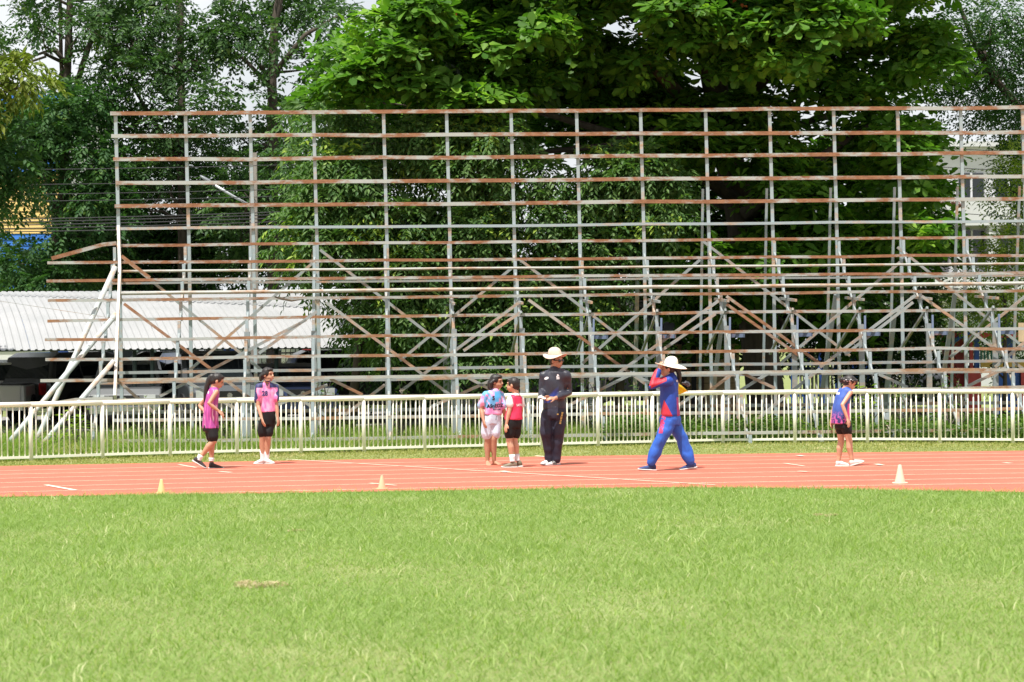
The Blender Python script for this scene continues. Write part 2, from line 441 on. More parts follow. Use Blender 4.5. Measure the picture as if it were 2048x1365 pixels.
# ================================================================ white fence
m_cream = surf('cream_fence_paint', (.86, .84, .73), (.80, .77, .64), .45, 3.0, (1, 1, 2), .05)
fence = empty('track_fence', FENCE[8], 'cream white steel railing fence running along the far side of the red track', 'fence')
FH = .93
def at_z(p, z): return Vector((p.x, p.y, z))
for a, b_ in zip(FENCE[:-1], FENCE[1:]):
    MB().tube([at_z(a, FH), at_z(b_, FH)], .042, 10).build('top_rail', m_cream, fence, True)
    MB().bar([at_z(a, .075), at_z(b_, .075)], .04, .04).build('bottom_rail', m_cream, fence)
post_me = MB().tube([(0, 0, 0), (0, 0, FH - .02)], .035, 10); post_me = me_from('post', post_me.v, post_me.f, m_cream, True)
bar_me = MB().tube([(0, 0, .09), (0, 0, FH - .03)], .0115, 6); bar_me = me_from('bar', bar_me.v, bar_me.f, m_cream, True)
for p in FENCE: link('post', post_me, fence, p - FENCE[8])
for i, (a, b_) in enumerate(zip(FENCE[:-1], FENCE[1:])):
    if i in (0, 18): continue
    k = 12
    for j in range(1, k + 1):
        q = a.lerp(b_, j / (k + 1)); o = link('bar', bar_me, fence, q - FENCE[8])
        o.rotation_euler = (rng.normal(0, .008), rng.normal(0, .014), rng.uniform(0, 3))

# ================================================================ the bare steel grandstand frame
SA = R(4.0); TREAD = .45; VB = 4.9
S0 = P(1411, 859, 41.5)
s_r = Vector((math.cos(SA), math.sin(SA), 0)); s_d = Vector((-math.sin(SA), math.cos(SA), 0))
def SP(px, py, v):
    """point of the stand's vertical plane at depth v behind its front row"""
    o_ = Vector((0, 0, CH)); r_ = P(px, py, 1.0) - o_
    k = (v + (S0 - o_).dot(s_d)) / r_.dot(s_d)
    return o_ + r_ * k
def uv(p): q = p - S0; return q.dot(s_r), q.dot(s_d)
def SW(u, v, z): q = S0 + s_r * u + s_d * v; return Vector((q.x, q.y, z))
m_rail = steel('rusty_rail_steel', (.43, .47, .46), .465, .51, (.21, .092, .042))
m_rail_heavy = steel('heavily_rusted_steel', (.46, .49, .47), .50, .545, (.20, .080, .036))
m_rail_mid = steel('half_rusted_steel', (.45, .47, .44), .44, .50, (.24, .12, .06))
m_post = steel('pale_blue_post_steel', (.34, .43, .47), .40, .46, (.34, .2, .12))
m_post2 = steel('grey_column_steel', (.27, .32, .34), .38, .46, (.30, .2, .13))
m_brace = steel('grey_brace_steel', (.30, .35, .36), .42, .50, (.30, .16, .09))
m_brace_r = steel('rusty_brace_steel', (.42, .40, .36), .50, .60, (.20, .085, .04))
m_blue = steel('blue_bracket_steel', (.11, .18, .30), .36, .42)
m_white = steel('white_plank_paint', (.66, .65, .60), .43, .50, (.42, .28, .2))
stand = empty('grandstand_frame', SW(-4, 2, 0), 'bare rusty steel frame of an old grandstand without seats, tiers rising behind the fence', 'grandstand')
POST_PX = [231, 371, 500, 627, 767, 893, 1022, 1153, 1281, 1411, 1539, 1667, 1795, 1921, 2045, 2170, 2295, 2420]
PU = [uv(SP(a, 225, VB))[0] for a in POST_PX]
def zat(left, right, v, u, lx=240, rx=2048):
    a = SP(lx, left, v); b_ = SP(rx, right, v); ua, ub = uv(a)[0], uv(b_)[0]
    k = (u - ua) / (ub - ua); return a.z + (b_.z - a.z) * k
ROWS = [(880, 856), (838, 815), (797, 773.5), (757, 734.5), (715, 693), (676, 654), (637, 615.5), (597, 578.5), (557.6, 543), (522.5, 507.5), (488, 471)]
LEFT_END = {2: 229, 3: 81, 4: 91, 5: 90, 6: 95, 7: 96, 8: 93, 9: 95, 10: 233}
def row_z(i, u): return zat(ROWS[i][0], ROWS[i][1], TREAD * i, u)
def rail_pts(zf, v, u0, u1, jit=.006):
    us = [u0] + [u for u in PU if u0 + .3 < u < u1 - .3] + [u1]
    return [SW(u, v + rng.normal(0, jit), zf(u) + rng.normal(0, jit)) for u in us]
UEND = PU[-1]
for i in range(11):
    v = TREAD * i
    u0 = uv(SP(LEFT_END.get(i, 226), ROWS[i][0], v))[0]
    mat = m_rail_mid if i < 4 else (m_rail if i < 8 else m_rail_heavy)
    MB().bar(rail_pts(lambda u: row_z(i, u) - .03, v, u0, UEND), .05, .056).build('seat_rail', mat, stand)
    if i in (3, 8):        # second, darker edge angle under the seat rail
        MB().bar(rail_pts(lambda u: row_z(i, u) - .085, v + .16, PU[0], UEND), .04, .04).build('seat_support_rail', m_brace, stand)
# bent-down end of the top seat rail, left
a = SP(233, 487, TREAD * 10); q = [SP(103, 517.5, TREAD * 10 - .2), SP(160, 502, TREAD * 10 - .1), SP(206, 489.5, TREAD * 10), a]
MB().bar(q, .055, .075).build('bent_rail_end', m_rail_heavy, stand)
for (l, r_, v, mat, w) in ((587, 567, TREAD * 7 - .12, m_rail_mid, .07), (543, 527.6, TREAD * 8.4, m_rail_mid, .05)):
    u0 = uv(SP(242, l, v))[0]
    MB().tube(rail_pts(lambda u: zat(l, r_, v, u), v, u0, UEND, .004), w / 2, 8).build('hand_rail', mat, stand, True)
for (l, r_, x0) in ((413, 398.5, 230), (367, 353.5, 232), (320, 307, 227), (273, 265.5, 223), (228, 216, 221)):
    u0 = uv(SP(x0, l, VB))[0]
    MB().bar(rail_pts(lambda u: zat(l, r_, VB, u), VB - .05, u0, UEND), .05, .074).build('back_rail', m_rail_heavy if l > 227 else m_rail, stand)
MB().bar(rail_pts(lambda u: zat(458.5, 442.5, VB, u), VB - .05, PU[0], UEND), .05, .055).build('back_rail', m_post, stand)
for (l, r_, v, h) in ((745.5, 722.6, 2.3, .055), (763, 741, 1.9, .04), (826, 805, 1.6, .06)):
    MB().bar(rail_pts(lambda u: zat(l, r_, v, u), v, PU[0], UEND), .05, h).build('tie_rail', m_brace, stand)
NB = len(PU)
for k, u in enumerate(PU):
    top = zat(228, 216, VB, u)
    lean = .05
    MB().bar([SW(u, VB, top), SW(u + lean, VB, row_z(10, u) - .1), SW(u + lean + .03, VB, 0)], .065, .06, (0, 1, 0)).build('back_post', m_post, stand)
    if k > 8:
        MB().bar([SW(u - .07, VB + .75, 0), SW(u - .06, VB + .05, top - 1.6)], .05, .05, (0, 1, 0)).build('back_stay', m_post, stand)
    # sloping stringer under the tiers
    MB().bar([SW(u, TREAD * i, row_z(i, u) - .30) for i in range(10, -1, -1)], .035, .045).build('stringer', m_post2, stand)
    # uprights between one tier and the next
    for i in range(1, 11):
        z1 = row_z(i, u) - .068; z0 = row_z(i - 1, u) - .06
        MB().bar([SW(u, TREAD * i + .0, z1), SW(u + .004, TREAD * i - .01, z0)], .058, .05, (0, 1, 0)).build('tier_upright', m_post, stand)
    MB().bar([SW(u, 0, row_z(0, u) - .06), SW(u, 0, 0)], .06, .05, (0, 1, 0)).build('tier_upright', m_post, stand)
    # columns in the middle of the frame
    for v, w, mat in (((2.55, .10, m_post2), (1.35, .06, m_post)) if k > 1 else ()):
        ii = v / TREAD; i0 = int(ii); zt = row_z(i0, u) + (row_z(min(i0 + 1, 10), u) - row_z(i0, u)) * (ii - i0) - .16
        MB().bar([SW(u + .01, v, zt), SW(u + .01, v, 0)], w, w * .8, (0, 1, 0)).build('column', mat, stand)
    if k > 6:
        MB().bar([SW(u + .05, 2.42, row_z(5, u) + .25), SW(u + .02, 2.30, row_z(5, u) - .42)], .035, .05, (0, 1, 0)).build('bracket', m_blue, stand)
        MB().bar([SW(u + .02, 2.47, row_z(4, u) + .27), SW(u + .28, 2.2, row_z(4, u) + .27)], .06, .07).build('bracket', m_blue, stand)
    if k > 4:
        MB().bar([SW(u, 3.9, row_z(7, u) - .12), SW(u, 2.3, row_z(7, u) - .19)], .045, .05).build('cross_tie', m_brace, stand)
        MB().bar([SW(u - .05, 4.8, row_z(4, u) - .1), SW(u + .0, 2.6, row_z(7, u) - .35)], .045, .05).build('diagonal_strut', m_post2, stand)
for v, mat, rows_ in (
    (VB - .12, m_brace, [((245, 515), (532, 748)), ((627, 525), (380, 740)), ((640, 500), (905, 705)), ((1023, 537), (800, 722)), ((1040, 520), (1300, 720)), ((1400, 520), (1165, 727)),
                         ((1405, 482), (1700, 712)), ((1800, 525), (1560, 728)), ((1795, 495), (2060, 705)), ((2048, 595), (1900, 715)), ((2048, 595), (2150, 510))]),
    (2.42, m_brace, [((613, 640), (320, 793)), ((634, 623), (518, 707)), ((652, 605), (900, 790)), ((1040, 604), (800, 784)), ((1040, 626), (927, 702)), ((1437, 602), (1218, 760)), ((1431, 628), (1300, 717)),
                     ((1831, 591), (1640, 735)), ((1826, 605), (1690, 710)), ((1844, 593), (2060, 748)), ((2150, 600), (1990, 735))]),
    (2.48, m_brace_r, [((248, 608), (500, 797)), ((1057, 600), (1290, 768)), ((1453, 593), (1640, 728)), ((1453, 609), (1600, 713)), ((243, 512), (300, 556))]),
    (1.45, m_brace, [((240, 765), (310, 828)), ((375, 765), (490, 828)), ((540, 762), (650, 830)), ((655, 770), (510, 828)), ((770, 770), (690, 830)), ((935, 755), (1010, 795)), ((990, 758), (860, 815)),
                     ((1260, 745), (1345, 790)), ((1270, 745), (1130, 815)), ((1400, 782), (1300, 850)), ((1460, 752), (1395, 800)), ((1758, 749), (1815, 775)), ((2011, 736), (1935, 773)), ((1540, 745), (1450, 800)), ((1640, 738), (1500, 850))]),
    (1.4, m_brace_r, [((1481, 745), (1550, 777)), ((660, 758), (725, 790)), ((1085, 745), (1130, 765))])):
    for a, b_ in rows_:
        MB().bar([SP(a[0], a[1], v), SP(b_[0], b_[1], v)], .03, .055).build('brace', mat, stand)
# left end: white plank on the stringer and three round raking props
pl = [SP(237, 455, VB - .3), SP(240, 540, TREAD * 8), SP(236, 640, TREAD * 5.4), SP(230, 795, TREAD * 1.8)]
MB().bar(pl, .05, .105, s_d).build('end_plank', m_white, stand)
m_prop = steel('pale_pipe_steel', (.50, .57, .58), .42, .5, (.42, .26, .17))
for (t_, b_, v, r_) in (((231, 533), (82, 862), 3.4, .052), ((233, 628), (38, 862), 2.6, .052), ((228, 722), (112, 858), 1.3, .047)):
    a = SP(t_[0], t_[1], v); c_ = SP(b_[0], b_[1], v - .5)
    MB().tube([a, c_, c_ + (c_ - a) * (c_.z / (a.z - c_.z))], r_, 12).build('raking_prop', m_prop, stand, True)
for a, b_ in (((1672, 590), (1643, 790)), ((1912, 575), (1888, 745)), ((1450, 600), (1428, 770)), ((1790, 620), (1772, 790))):
    MB().bar([SP(a[0], a[1], VB + .1), SP(b_[0], b_[1], VB + .7), SP(b_[0] - 6, 870, VB + 1.0)], .085, .06, (0, 1, 0)).build('back_prop', m_post2, stand)
MB().bar([SP(78, 812, 1.0), SP(150, 800, 1.0), SP(226, 797, .9)], .05, .06).build('loose_bar', m_rail_mid, stand)
MB().bar([SP(-30, 598, 2.2), SP(232, 638, 2.2)], .008, .008).build('stay_wire', m_brace, stand)
# scraps left on the frame
for (x, y, v, s_) in ((521, 584, TREAD * 7 - .1, .16), (563, 600, TREAD * 7 - .1, .13)):
    q = [SP(x - 14, y - 6, v), SP(x, y - 2, v), SP(x + 20, y + 2, v), SP(x + 44, y - 1, v)]
    o = MB().tube(q, [.012, .022, .018, .006], 6); o.tube([q[1], q[1] + Vector((.12, 0, .05))], [.012, .004], 5)
    tag(o.build('dead_branch', surf('dead_wood_%d' % x, (.12, .09, .065), rough=.9)), 'dead branch lying on the tiers at the left, %s one' % ('upper' if x < 540 else 'lower'), 'branch', 'dead branches on the grandstand')
# ================================================================ foliage
def nrm(a): return a / np.maximum(np.linalg.norm(a, axis=-1, keepdims=True), 1e-9)
def leaves(pos, axis, nor, ln, wd, kind):
    """one small folded blade per leaf: pos = leaf base, axis = towards the tip, nor = upper side"""
    axis = nrm(axis); side = nrm(np.cross(axis, nor)); nor = np.cross(side, axis); n = len(pos)
    L1, W1 = ln[:, None], wd[:, None]
    if kind == 'lance':
        pts = [pos, pos + axis * L1 * .45 + side * W1 * .5 + nor * W1 * .12, pos + axis * L1 - nor * L1 * .10, pos + axis * L1 * .45 - side * W1 * .5 + nor * W1 * .12]
        tri = np.array([[0, 1, 2], [0, 2, 3]])
    else:      # broad rounded leaf
        pts = [pos, pos + axis * L1 * .66 + side * W1 * .5 + nor * W1 * .12, pos + axis * L1 * .97 + side * W1 * .24 - nor * L1 * .05,
               pos + axis * L1 * .97 - side * W1 * .24 - nor * L1 * .05, pos + axis * L1 * .66 - side * W1 * .5 + nor * W1 * .12]
        tri = np.array([[0, 1, 2], [0, 2, 3], [0, 3, 4]])
    k = len(pts); v = np.stack(pts, 1).reshape(-1, 3)
    f = (np.arange(n)[:, None, None] * k + tri[None]).reshape(-1, 3)
    return v, f
def in_poly(px, py, poly):
    ins = np.zeros(len(px), bool); x1, y1 = poly[-1]
    for x2, y2 in poly:
        c = ((y1 > py) != (y2 > py)) & (px < (x2 - x1) * (py - y1) / (y2 - y1 + 1e-9) + x1); ins ^= c; x1, y1 = x2, y2
    return ins
def clumps(poly, n, Y0, Y1, r, flat=.65, sep=.55):
    """clump centres spread through the crown that shows as this outline between two depths"""
    xs = [p[0] for p in poly]; ys = [p[1] for p in poly]; out = []; tries = 0
    while len(out) < n and tries < 200:
        px = rng.uniform(min(xs), max(xs), 60); py = rng.uniform(min(ys), max(ys), 60); ok = in_poly(px, py, poly); tries += 1
        for a, b_ in zip(px[ok], py[ok]):
            c = P(a, b_, rng.uniform(Y0, Y1)); rr = r * rng.uniform(.75, 1.3)
            if all((c - q[0]).length > sep * (rr + q[1]) * .5 for q in out):
                out.append((c, rr, rr * flat))
                if len(out) >= n: break
    return out
def shell(cl, per, lo=.55, hi=1.05, up=.15):
    """points and outward directions over the clumps"""
    C = np.array([[*c] for c, a, b_ in cl]); A = np.array([[a, a, b_] for c, a, b_ in cl])
    idx = np.repeat(np.arange(len(cl)), per); n = len(idx)
    d = nrm(rng.normal(0, 1, (n, 3)) + np.array([0, 0, up])); rad = rng.uniform(lo, hi, n)[:, None]
    rad *= 1 + .18 * np.sin(d[:, :1] * 7 + idx[:, None]) 
    return C[idx] + d * A[idx] * rad, d, idx
def sprays(pos, out, length, k, ln, wd, droop=.5, spread=.9, kind='lance'):
    """pinnate sprays: k leaflets in two ranks along a drooping stalk"""
    n = len(pos); ax = nrm(out + rng.normal(0, .55, (n, 3)) + np.array([0, 0, -droop * .5]))
    sd = nrm(np.cross(ax, np.array([0, 0, 1.0]) + rng.normal(0, .25, (n, 3)))); nr = np.cross(sd, ax)
    nr *= np.sign(nr[:, 2:3] + 1e-6)
    V = []; Fc = []; off = 0; Lg = length * rng.uniform(.7, 1.25, n)
    for j in range(k):
        t_ = (j + .6) / k; sg = 1 if j % 2 else -1
        p = pos + ax * (Lg * t_)[:, None] + np.array([0, 0, -1.0]) * (droop * Lg * t_ * t_)[:, None]
        a = ax * (.55 if j < k - 1 else 1.5) + sd * sg * spread * (1 if j < k - 1 else .1) + np.array([0, 0, -droop * .9]) + rng.normal(0, .15, (n, 3))
        v, f = leaves(p, a, nr + rng.normal(0, .2, (n, 3)), ln * rng.uniform(.75, 1.2, n), wd * rng.uniform(.8, 1.2, n), kind)
        V.append(v); Fc.append(f + off); off += len(v)
    return np.concatenate(V), np.concatenate(Fc)
def rosettes(pos, out, k, ln, wd):
    n = len(pos); up = nrm(out * .45 + np.array([0, 0, 1.0]) + rng.normal(0, .28, (n, 3)))
    a0 = nrm(np.cross(up, rng.normal(0, 1, (n, 3)))); b0 = np.cross(up, a0)
    V = []; Fc = []; off = 0; sz = rng.uniform(.6, 1.35, n)
    for j in range(k):
        an = 2 * np.pi * j / k + rng.uniform(-.3, .3, n)
        el = rng.uniform(-.25, .75, n) if j % 2 else rng.uniform(-.5, .35, n)
        ax = (a0 * np.cos(an)[:, None] + b0 * np.sin(an)[:, None]) + up * el[:, None]
        v, f = leaves(pos + ax * .03, ax, up + rng.normal(0, .15, (n, 3)), ln * sz * rng.uniform(.75, 1.15, n), wd * sz * rng.uniform(.85, 1.15, n), 'broad')
        V.append(v); Fc.append(f + off); off += len(v)
    return np.concatenate(V), np.concatenate(Fc)
def bark(name, c): return surf(name, c, tuple(x * .55 for x in c), .9, 3.0, (3, 3, .7), .5)
m_bark = bark('brown_bark', (.085, .068, .052)); m_bark_g = bark('grey_bark', (.16, .14, .115))
def wig(a, b_, n=6, amp=.12):
    L_ = (b_ - a).length
    return [a.lerp(b_, i / (n - 1)) + Vector(rng.normal(0, amp * L_ * .12, 3)) * (0 if i in (0, n - 1) else 1) for i in range(n)]
def tree(name, label, cl, mesh, mat, trunk, r0, limbs=14, bark_m=None, extra=(), cat='tree', group=None):
    """trunk = list of points from the ground up; limbs reach out to the largest clumps"""
    root = empty(name, trunk[0], label, cat, group)
    tb = MB(); m = len(trunk)
    tb.tube(trunk, [r0 * (1.25 if i == 0 else 1 - .55 * i / m) for i in range(m)], 10)
    tb.build('trunk', bark_m or m_bark, root, True)
    order = sorted(cl, key=lambda c: -c[1])[:limbs]
    for c, a, b_ in order:
        hs = [q for q in trunk if q.z < c.z + .3] or [trunk[0]]
        st = min(hs, key=lambda q: (q - c).length + abs(q.z - (c.z - .8)) * .8)
        k = min(.11, max(.03, r0 * .38)); q = wig(st, c, 6, .9)
        MB().tube(q, [k * (1 - .86 * i / 5) for i in range(6)], 6).build('limb', bark_m or m_bark, root, True)
    for pts, rad in extra: MB().tube(pts, rad, 8).build('limb', bark_m or m_bark, root, True)
    v, f = mesh; me = np_mesh('crown', v - np.array(trunk[0]), f, mat)
    o = link('crown', me, root)
    return root
def cat2(*ms):
    V = []; Fc = []; off = 0
    for v, f in ms: V.append(v); Fc.append(f + off); off += len(v)
    return np.concatenate(V), np.concatenate(Fc)

# --- the big broad-leaved tree
m_almond = leafmat('broad_glossy_leaf', (.050, .135, .018), (.135, .27, .036), (.22, .38, .045), .42, .38, .12, .55)
crown = [(600, 200), (640, 120), (720, 60), (790, -20), (900, -120), (1300, -190), (1700, -160), (1850, -60), (1900, 40), (1890, 130), (1830, 200), (1860, 300), (1880, 420), (1850, 520), (1800, 600), (1650, 640), (1500, 640),
         (1400, 560), (1400, 440), (1440, 330), (1330, 290), (1200, 235), (1050, 225), (900, 215), (760, 225), (660, 235)]
cA = clumps(crown, 150, 48.6, 55.5, .95, .55, .62)
front = [(640, 190), (760, 40), (900, -60), (1250, -100), (1560, -60), (1720, 20), (1700, 100), (1560, 150), (1300, 190), (1000, 215), (800, 215), (690, 220)]
back_ = [(1300, 300), (1500, 260), (1700, 260), (1870, 330), (1880, 520), (1830, 660), (1640, 700), (1420, 690), (1330, 600), (1280, 430)]
cA += clumps(back_, 46, 54.5, 57.5, 1.0, .8, .5)
cA += clumps([(640, 170), (1000, 150), (1350, 170), (1400, 300), (1250, 280), (1000, 300), (760, 330), (640, 290)], 34, 52.5, 57, .95, .6, .5)
cA += clumps([(1230, -420), (1600, -480), (1950, -380), (1980, -120), (1600, -140), (1260, -150)], 38, 48.3, 53.5, 1.15, .6, .5)  # unseen crown above the view, added to shade the right-hand leaves below
cA += clumps(front, 54, 46.9, 48.8, .72, .5, .6)
tr_px = [(1545, 905), (1535, 820), (1520, 700), (1500, 560), (1480, 420), (1450, 280), (1420, 120), (1400, -60)]
tk = [P(a, b_, 52.3) for a, b_ in tr_px]; tk[0].z = 0
p_, d_, _ = shell(cA, 54, .5, 1.05, .55)
msh = rosettes(p_, d_, 8, .27, .15)
tree('almond_tree', 'huge broad-leaved tree with glossy rosettes of leaves behind the grandstand', cA, msh, m_almond, tk, .48, 36,
     extra=[([P(1475, 400, 52), P(1300, 290, 51), P(1100, 230, 50.5), P(900, 180, 50)], [.15, .11, .07, .03]), ([P(1450, 280, 52), P(1300, 130, 51), P(1120, 40, 50.5)], [.2, .14, .05]),
            ([P(1490, 430, 52), P(1620, 330, 51), P(1740, 250, 51)], [.2, .13, .05]), ([P(1455, 250, 52), P(1560, 120, 51.5), P(1640, 20, 51)], [.18, .1, .05])])
# a few old red leaves
rp = np.array([[*P(a, b_, 47.4)] for a, b_ in ((905, 35), (1463, 18), (1487, 15), (1536, 103), (773, 160), (746, 172), (805, 75), (1290, 80), (1600, 60))])
rp = np.repeat(rp, 3, 0) + rng.normal(0, .05, (27, 3))
v, f = leaves(rp, rng.normal(0, 1, (27, 3)), np.tile([0, -.7, .7], (27, 1)), np.full(27, .11), np.full(27, .075), 'broad')
ob = bpy.data.objects['almond_tree']
link('old_red_leaves', np_mesh('old_red_leaves', v - np.array(ob.location), f, leafmat('old_red_leaf', (.32, .05, .02), (.45, .12, .03), None, .3, .5)), ob)['kind'] = 'stuff'

# --- young trees with drooping feather leaves in front of it
m_pinn = leafmat('feather_leaf', (.055, .130, .036), (.145, .240, .072), (.30, .41, .06), .36, .36, .10, .8)
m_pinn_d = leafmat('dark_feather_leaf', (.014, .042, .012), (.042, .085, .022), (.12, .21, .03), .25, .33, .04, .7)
def pinn_tree(name, label, poly, n, per, Y0, Y1, base_px, mat=m_pinn, r=.55, ln=.17, wd=.062, k=9, droop=.65, trunk_r=.09, length=.42, flat=.9, limbs=8, lo=.45, group='young feather-leaved trees', cat='tree', top=None):
    cl = clumps(poly, n, Y0, Y1, r, flat, .55)
    p_, d_, _ = shell(cl, int(per * 1.8), lo, 1.05, .35)
    ok = p_[:, 2] > .15; p_, d_ = p_[ok], d_[ok]
    ms = sprays(p_, d_, length, k, ln, wd, droop)
    Ym = (Y0 + Y1) / 2; ys = [q[1] for q in poly]; b0 = GX(base_px, Ym)
    tx = top if top is not None else sum(q[0] for q in poly) / len(poly)
    tp = P(tx, min(ys) + 60, Ym); tk = [b0, b0.lerp(tp, .3) + Vector((.1, 0, 0)), b0.lerp(tp, .6) + Vector((-.06, .1, 0)), tp]
    return tree(name, label, cl, ms, mat, tk, trunk_r, limbs, group=group, cat=cat)
pinn_tree('feather_leaf_tree', 'young feather-leaved tree rising behind the right end of the white carport roof', [(610, 240), (700, 225), (790, 300), (840, 420), (850, 560), (850, 710), (770, 720), (720, 640), (680, 580), (600, 520), (585, 380)], 44, 38, 47.3, 49.0, 700, flat=1.0)
pinn_tree('feather_leaf_tree', 'young feather-leaved tree with yellow-green new shoots at the middle of the grandstand', [(850, 245), (950, 225), (1060, 255), (1130, 330), (1140, 480), (1120, 690), (1000, 740), (860, 740), (800, 600), (820, 400)], 54, 38, 47.2, 48.8, 960)
pinn_tree('feather_leaf_tree', 'feather-leaved tree right of the middle, partly under the broad-leaved tree', [(1150, 300), (1240, 290), (1330, 330), (1360, 420), (1330, 600), (1290, 690), (1180, 700), (1120, 600), (1110, 420)], 40, 36, 47.6, 49.4, 1235)
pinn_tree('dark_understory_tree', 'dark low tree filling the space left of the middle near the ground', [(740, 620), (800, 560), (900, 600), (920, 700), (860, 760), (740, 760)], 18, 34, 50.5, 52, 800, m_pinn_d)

# --- the dark fine-leaved trees on the left
m_fine = leafmat('fine_dark_leaf', (.022, .070, .022), (.066, .145, .038), (.13, .22, .04), .34, .46, .05, .6)
m_fine2 = leafmat('olive_fine_leaf', (.030, .075, .027), (.082, .155, .046), (.14, .21, .05), .34, .46, .05, .6)
def fine_tree(name, label, poly, n, per, Y0, Y1, trunk_px, r0, mat=m_fine, r=.68, ln=.175, wd=.078, k=8, extra=(), limbs=16, droop=.4, bark_m=None, group='dark trees behind the carport', lo=.35, flat=.8, dens=1.5):
    cl = clumps(poly, n, Y0, Y1, r, flat, .6)
    p_, d_, _ = shell(cl, int(per * dens), lo, 1.08, .3)
    ms = sprays(p_, d_, .38, k, ln, wd, droop, 1.0)
    Ym = (Y0 + Y1) / 2; tk = [P(a, b_, Ym) for a, b_ in trunk_px]; tk[0].z = 0
    ex = [([P(a, b_, Ym + dy) for a, b_, dy in pts], rad) for pts, rad in extra]
    return tree(name, label, cl, ms, mat, tk, r0, limbs, bark_m, ex, group=group)
fine_tree('dark_tree', 'dark fine-leaved tree with a forked trunk in front of the blue and yellow building', [(75, 345), (-40, 300), (-20, 230), (110, 190), (220, 200), (240, 330), (235, 470), (200, 580), (60, 590), (-40, 570), (40, 520), (130, 470), (120, 390)], 56, 40, 62, 65.5,
          [(112, 880), (113, 640), (114, 500), (112, 430), (100, 380), (85, 320)], .17, extra=[([(112, 430, 0), (125, 390, 0), (128, 300, .2), (140, 200, .2)], [.13, .12, .09, .05])])
fine_tree('dark_tree', 'tall dark tree behind the top left corner of the grandstand', [(150, 60), (260, -60), (400, -80), (440, 60), (430, 220), (420, 340), (330, 420), (240, 430), (190, 330), (150, 200)], 60, 26, 63, 67,
          [(366, 880), (366, 600), (365, 450), (364, 300), (362, 160), (360, 20), (352, -60)], .16, m_fine2, extra=[([(364, 330, 0), (300, 230, 0), (250, 150, 0)], [.08, .06, .03])])
fine_tree('dark_tree', 'dark tree with a straight trunk behind the concrete utility pole', [(410, 40), (480, -80), (620, -90), (690, 20), (640, 130), (600, 230), (580, 360), (560, 470), (470, 500), (410, 420), (430, 250)], 52, 25, 62, 66,
          [(548, 880), (547, 650), (546, 480), (545, 300), (544, 160), (550, 40), (570, -60)], .19, m_fine2, extra=[([(545, 180, 0), (490, 120, 0), (450, 90, .3)], [.08, .05, .03]), ([(546, 150, 0), (610, 70, 0), (680, 30, 0)], [.09, .06, .03])], ln=.18, wd=.085)
fine_tree('dark_tree', 'dark bushy tree low behind the carport roof at the far left', [(-80, 520), (20, 490), (120, 500), (230, 480), (330, 450), (420, 450), (480, 520), (480, 600), (300, 600), (-60, 610)], 40, 42, 66.5, 68, [(300, 850), (300, 700), (290, 560), (270, 500)], .14)
fine_tree('dark_tree', 'dark dense tree behind the upper left bays of the grandstand', [(230, 300), (330, 260), (430, 260), (520, 330), (600, 300), (620, 460), (600, 570), (420, 590), (250, 560)], 46, 40, 67, 69, [(420, 850), (420, 700), (425, 520), (430, 380)], .15)
fine_tree('tall_tree', 'tall open tree at the upper left with bare trunks against the white sky', [(-60, 20), (40, -120), (200, -140), (330, -60), (260, 40), (180, 90), (60, 110), (-40, 130)], 26, 22, 64, 67,
          [(128, 880), (128, 600), (130, 350), (135, 130), (140, 0), (146, -90)], .15, m_fine2, extra=[([(132, 240, 0), (165, 130, 0), (200, 30, 0), (222, -60, 0)], [.09, .085, .07, .05]), ([(130, 240, 0), (122, 120, .2), (120, 0, .2), (110, -90, .2)], [.07, .06, .05, .04])])
m_yel = leafmat('yellow_leaf', (.10, .15, .028), (.22, .26, .045), (.32, .31, .05), .42, .42, .05)
fine_tree('yellowing_tree', 'tree with yellow-green drooping leaves reaching in from the left edge', [(-150, 130), (-40, 130), (30, 135), (90, 165), (95, 190), (40, 210), (-30, 230), (-150, 240)], 13, 17, 46.5, 47.5,
          [(-190, 900), (-180, 600), (-160, 400), (-130, 230)], .12, m_yel, ln=.22, wd=.075, r=.42, droop=.8, k=7, extra=[([(-150, 260, 0), (-60, 200, 0), (60, 170, 0)], [.06, .04, .02])], limbs=8, group=None)
fine_tree('shade_tree', 'dark green branches hanging at the left edge below the yellow leaves', [(-160, 240), (-20, 240), (70, 270), (50, 350), (20, 400), (-160, 420)], 17, 30, 47.5, 48.6, [(-200, 900), (-190, 600), (-170, 400), (-120, 330)], .12, m_fine, limbs=8, group=None)
# --- right side
fine_tree('feathery_tree', 'airy dark feather-leaved tree at the upper right over the white building', [(1840, 90), (1900, 30), (2000, 10), (2120, 20), (2150, 200), (2120, 330), (2040, 330), (1960, 240), (1880, 230), (1840, 180)], 44, 34, 55, 58.5,
          [(2170, 890), (2150, 600), (2110, 380), (2060, 240), (1990, 160), (1960, 90)], .15, m_fine, ln=.13, wd=.05, extra=[([(1990, 170, 0), (1945, 80, 0), (1915, 0, 0), (1900, -50, 0)], [.07, .06, .05, .04])], limbs=14, group=None)
fine_tree('feathery_tree', 'feather-leaved branches hanging in front of the white building at the right edge', [(2010, 300), (2060, 260), (2160, 270), (2160, 470), (2060, 460), (2025, 430)], 18, 30, 56.5, 58.5,
          [(2200, 890), (2190, 600), (2150, 430), (2100, 350)], .12, m_fine, ln=.13, wd=.05, limbs=8, group=None)
m_lime = leafmat('lime_leaf', (.13, .21, .03), (.27, .36, .05), (.35, .42, .07), .4, .42, .06)
fine_tree('lime_tree', 'bright lime green young tree at the right edge behind the grandstand', [(1990, 330), (2040, 310), (2120, 320), (2120, 420), (2030, 420), (1995, 390)], 9, 30, 54, 55, [(2090, 890), (2085, 600), (2070, 420)], .07, m_lime, ln=.10, wd=.04, limbs=5, group=None)
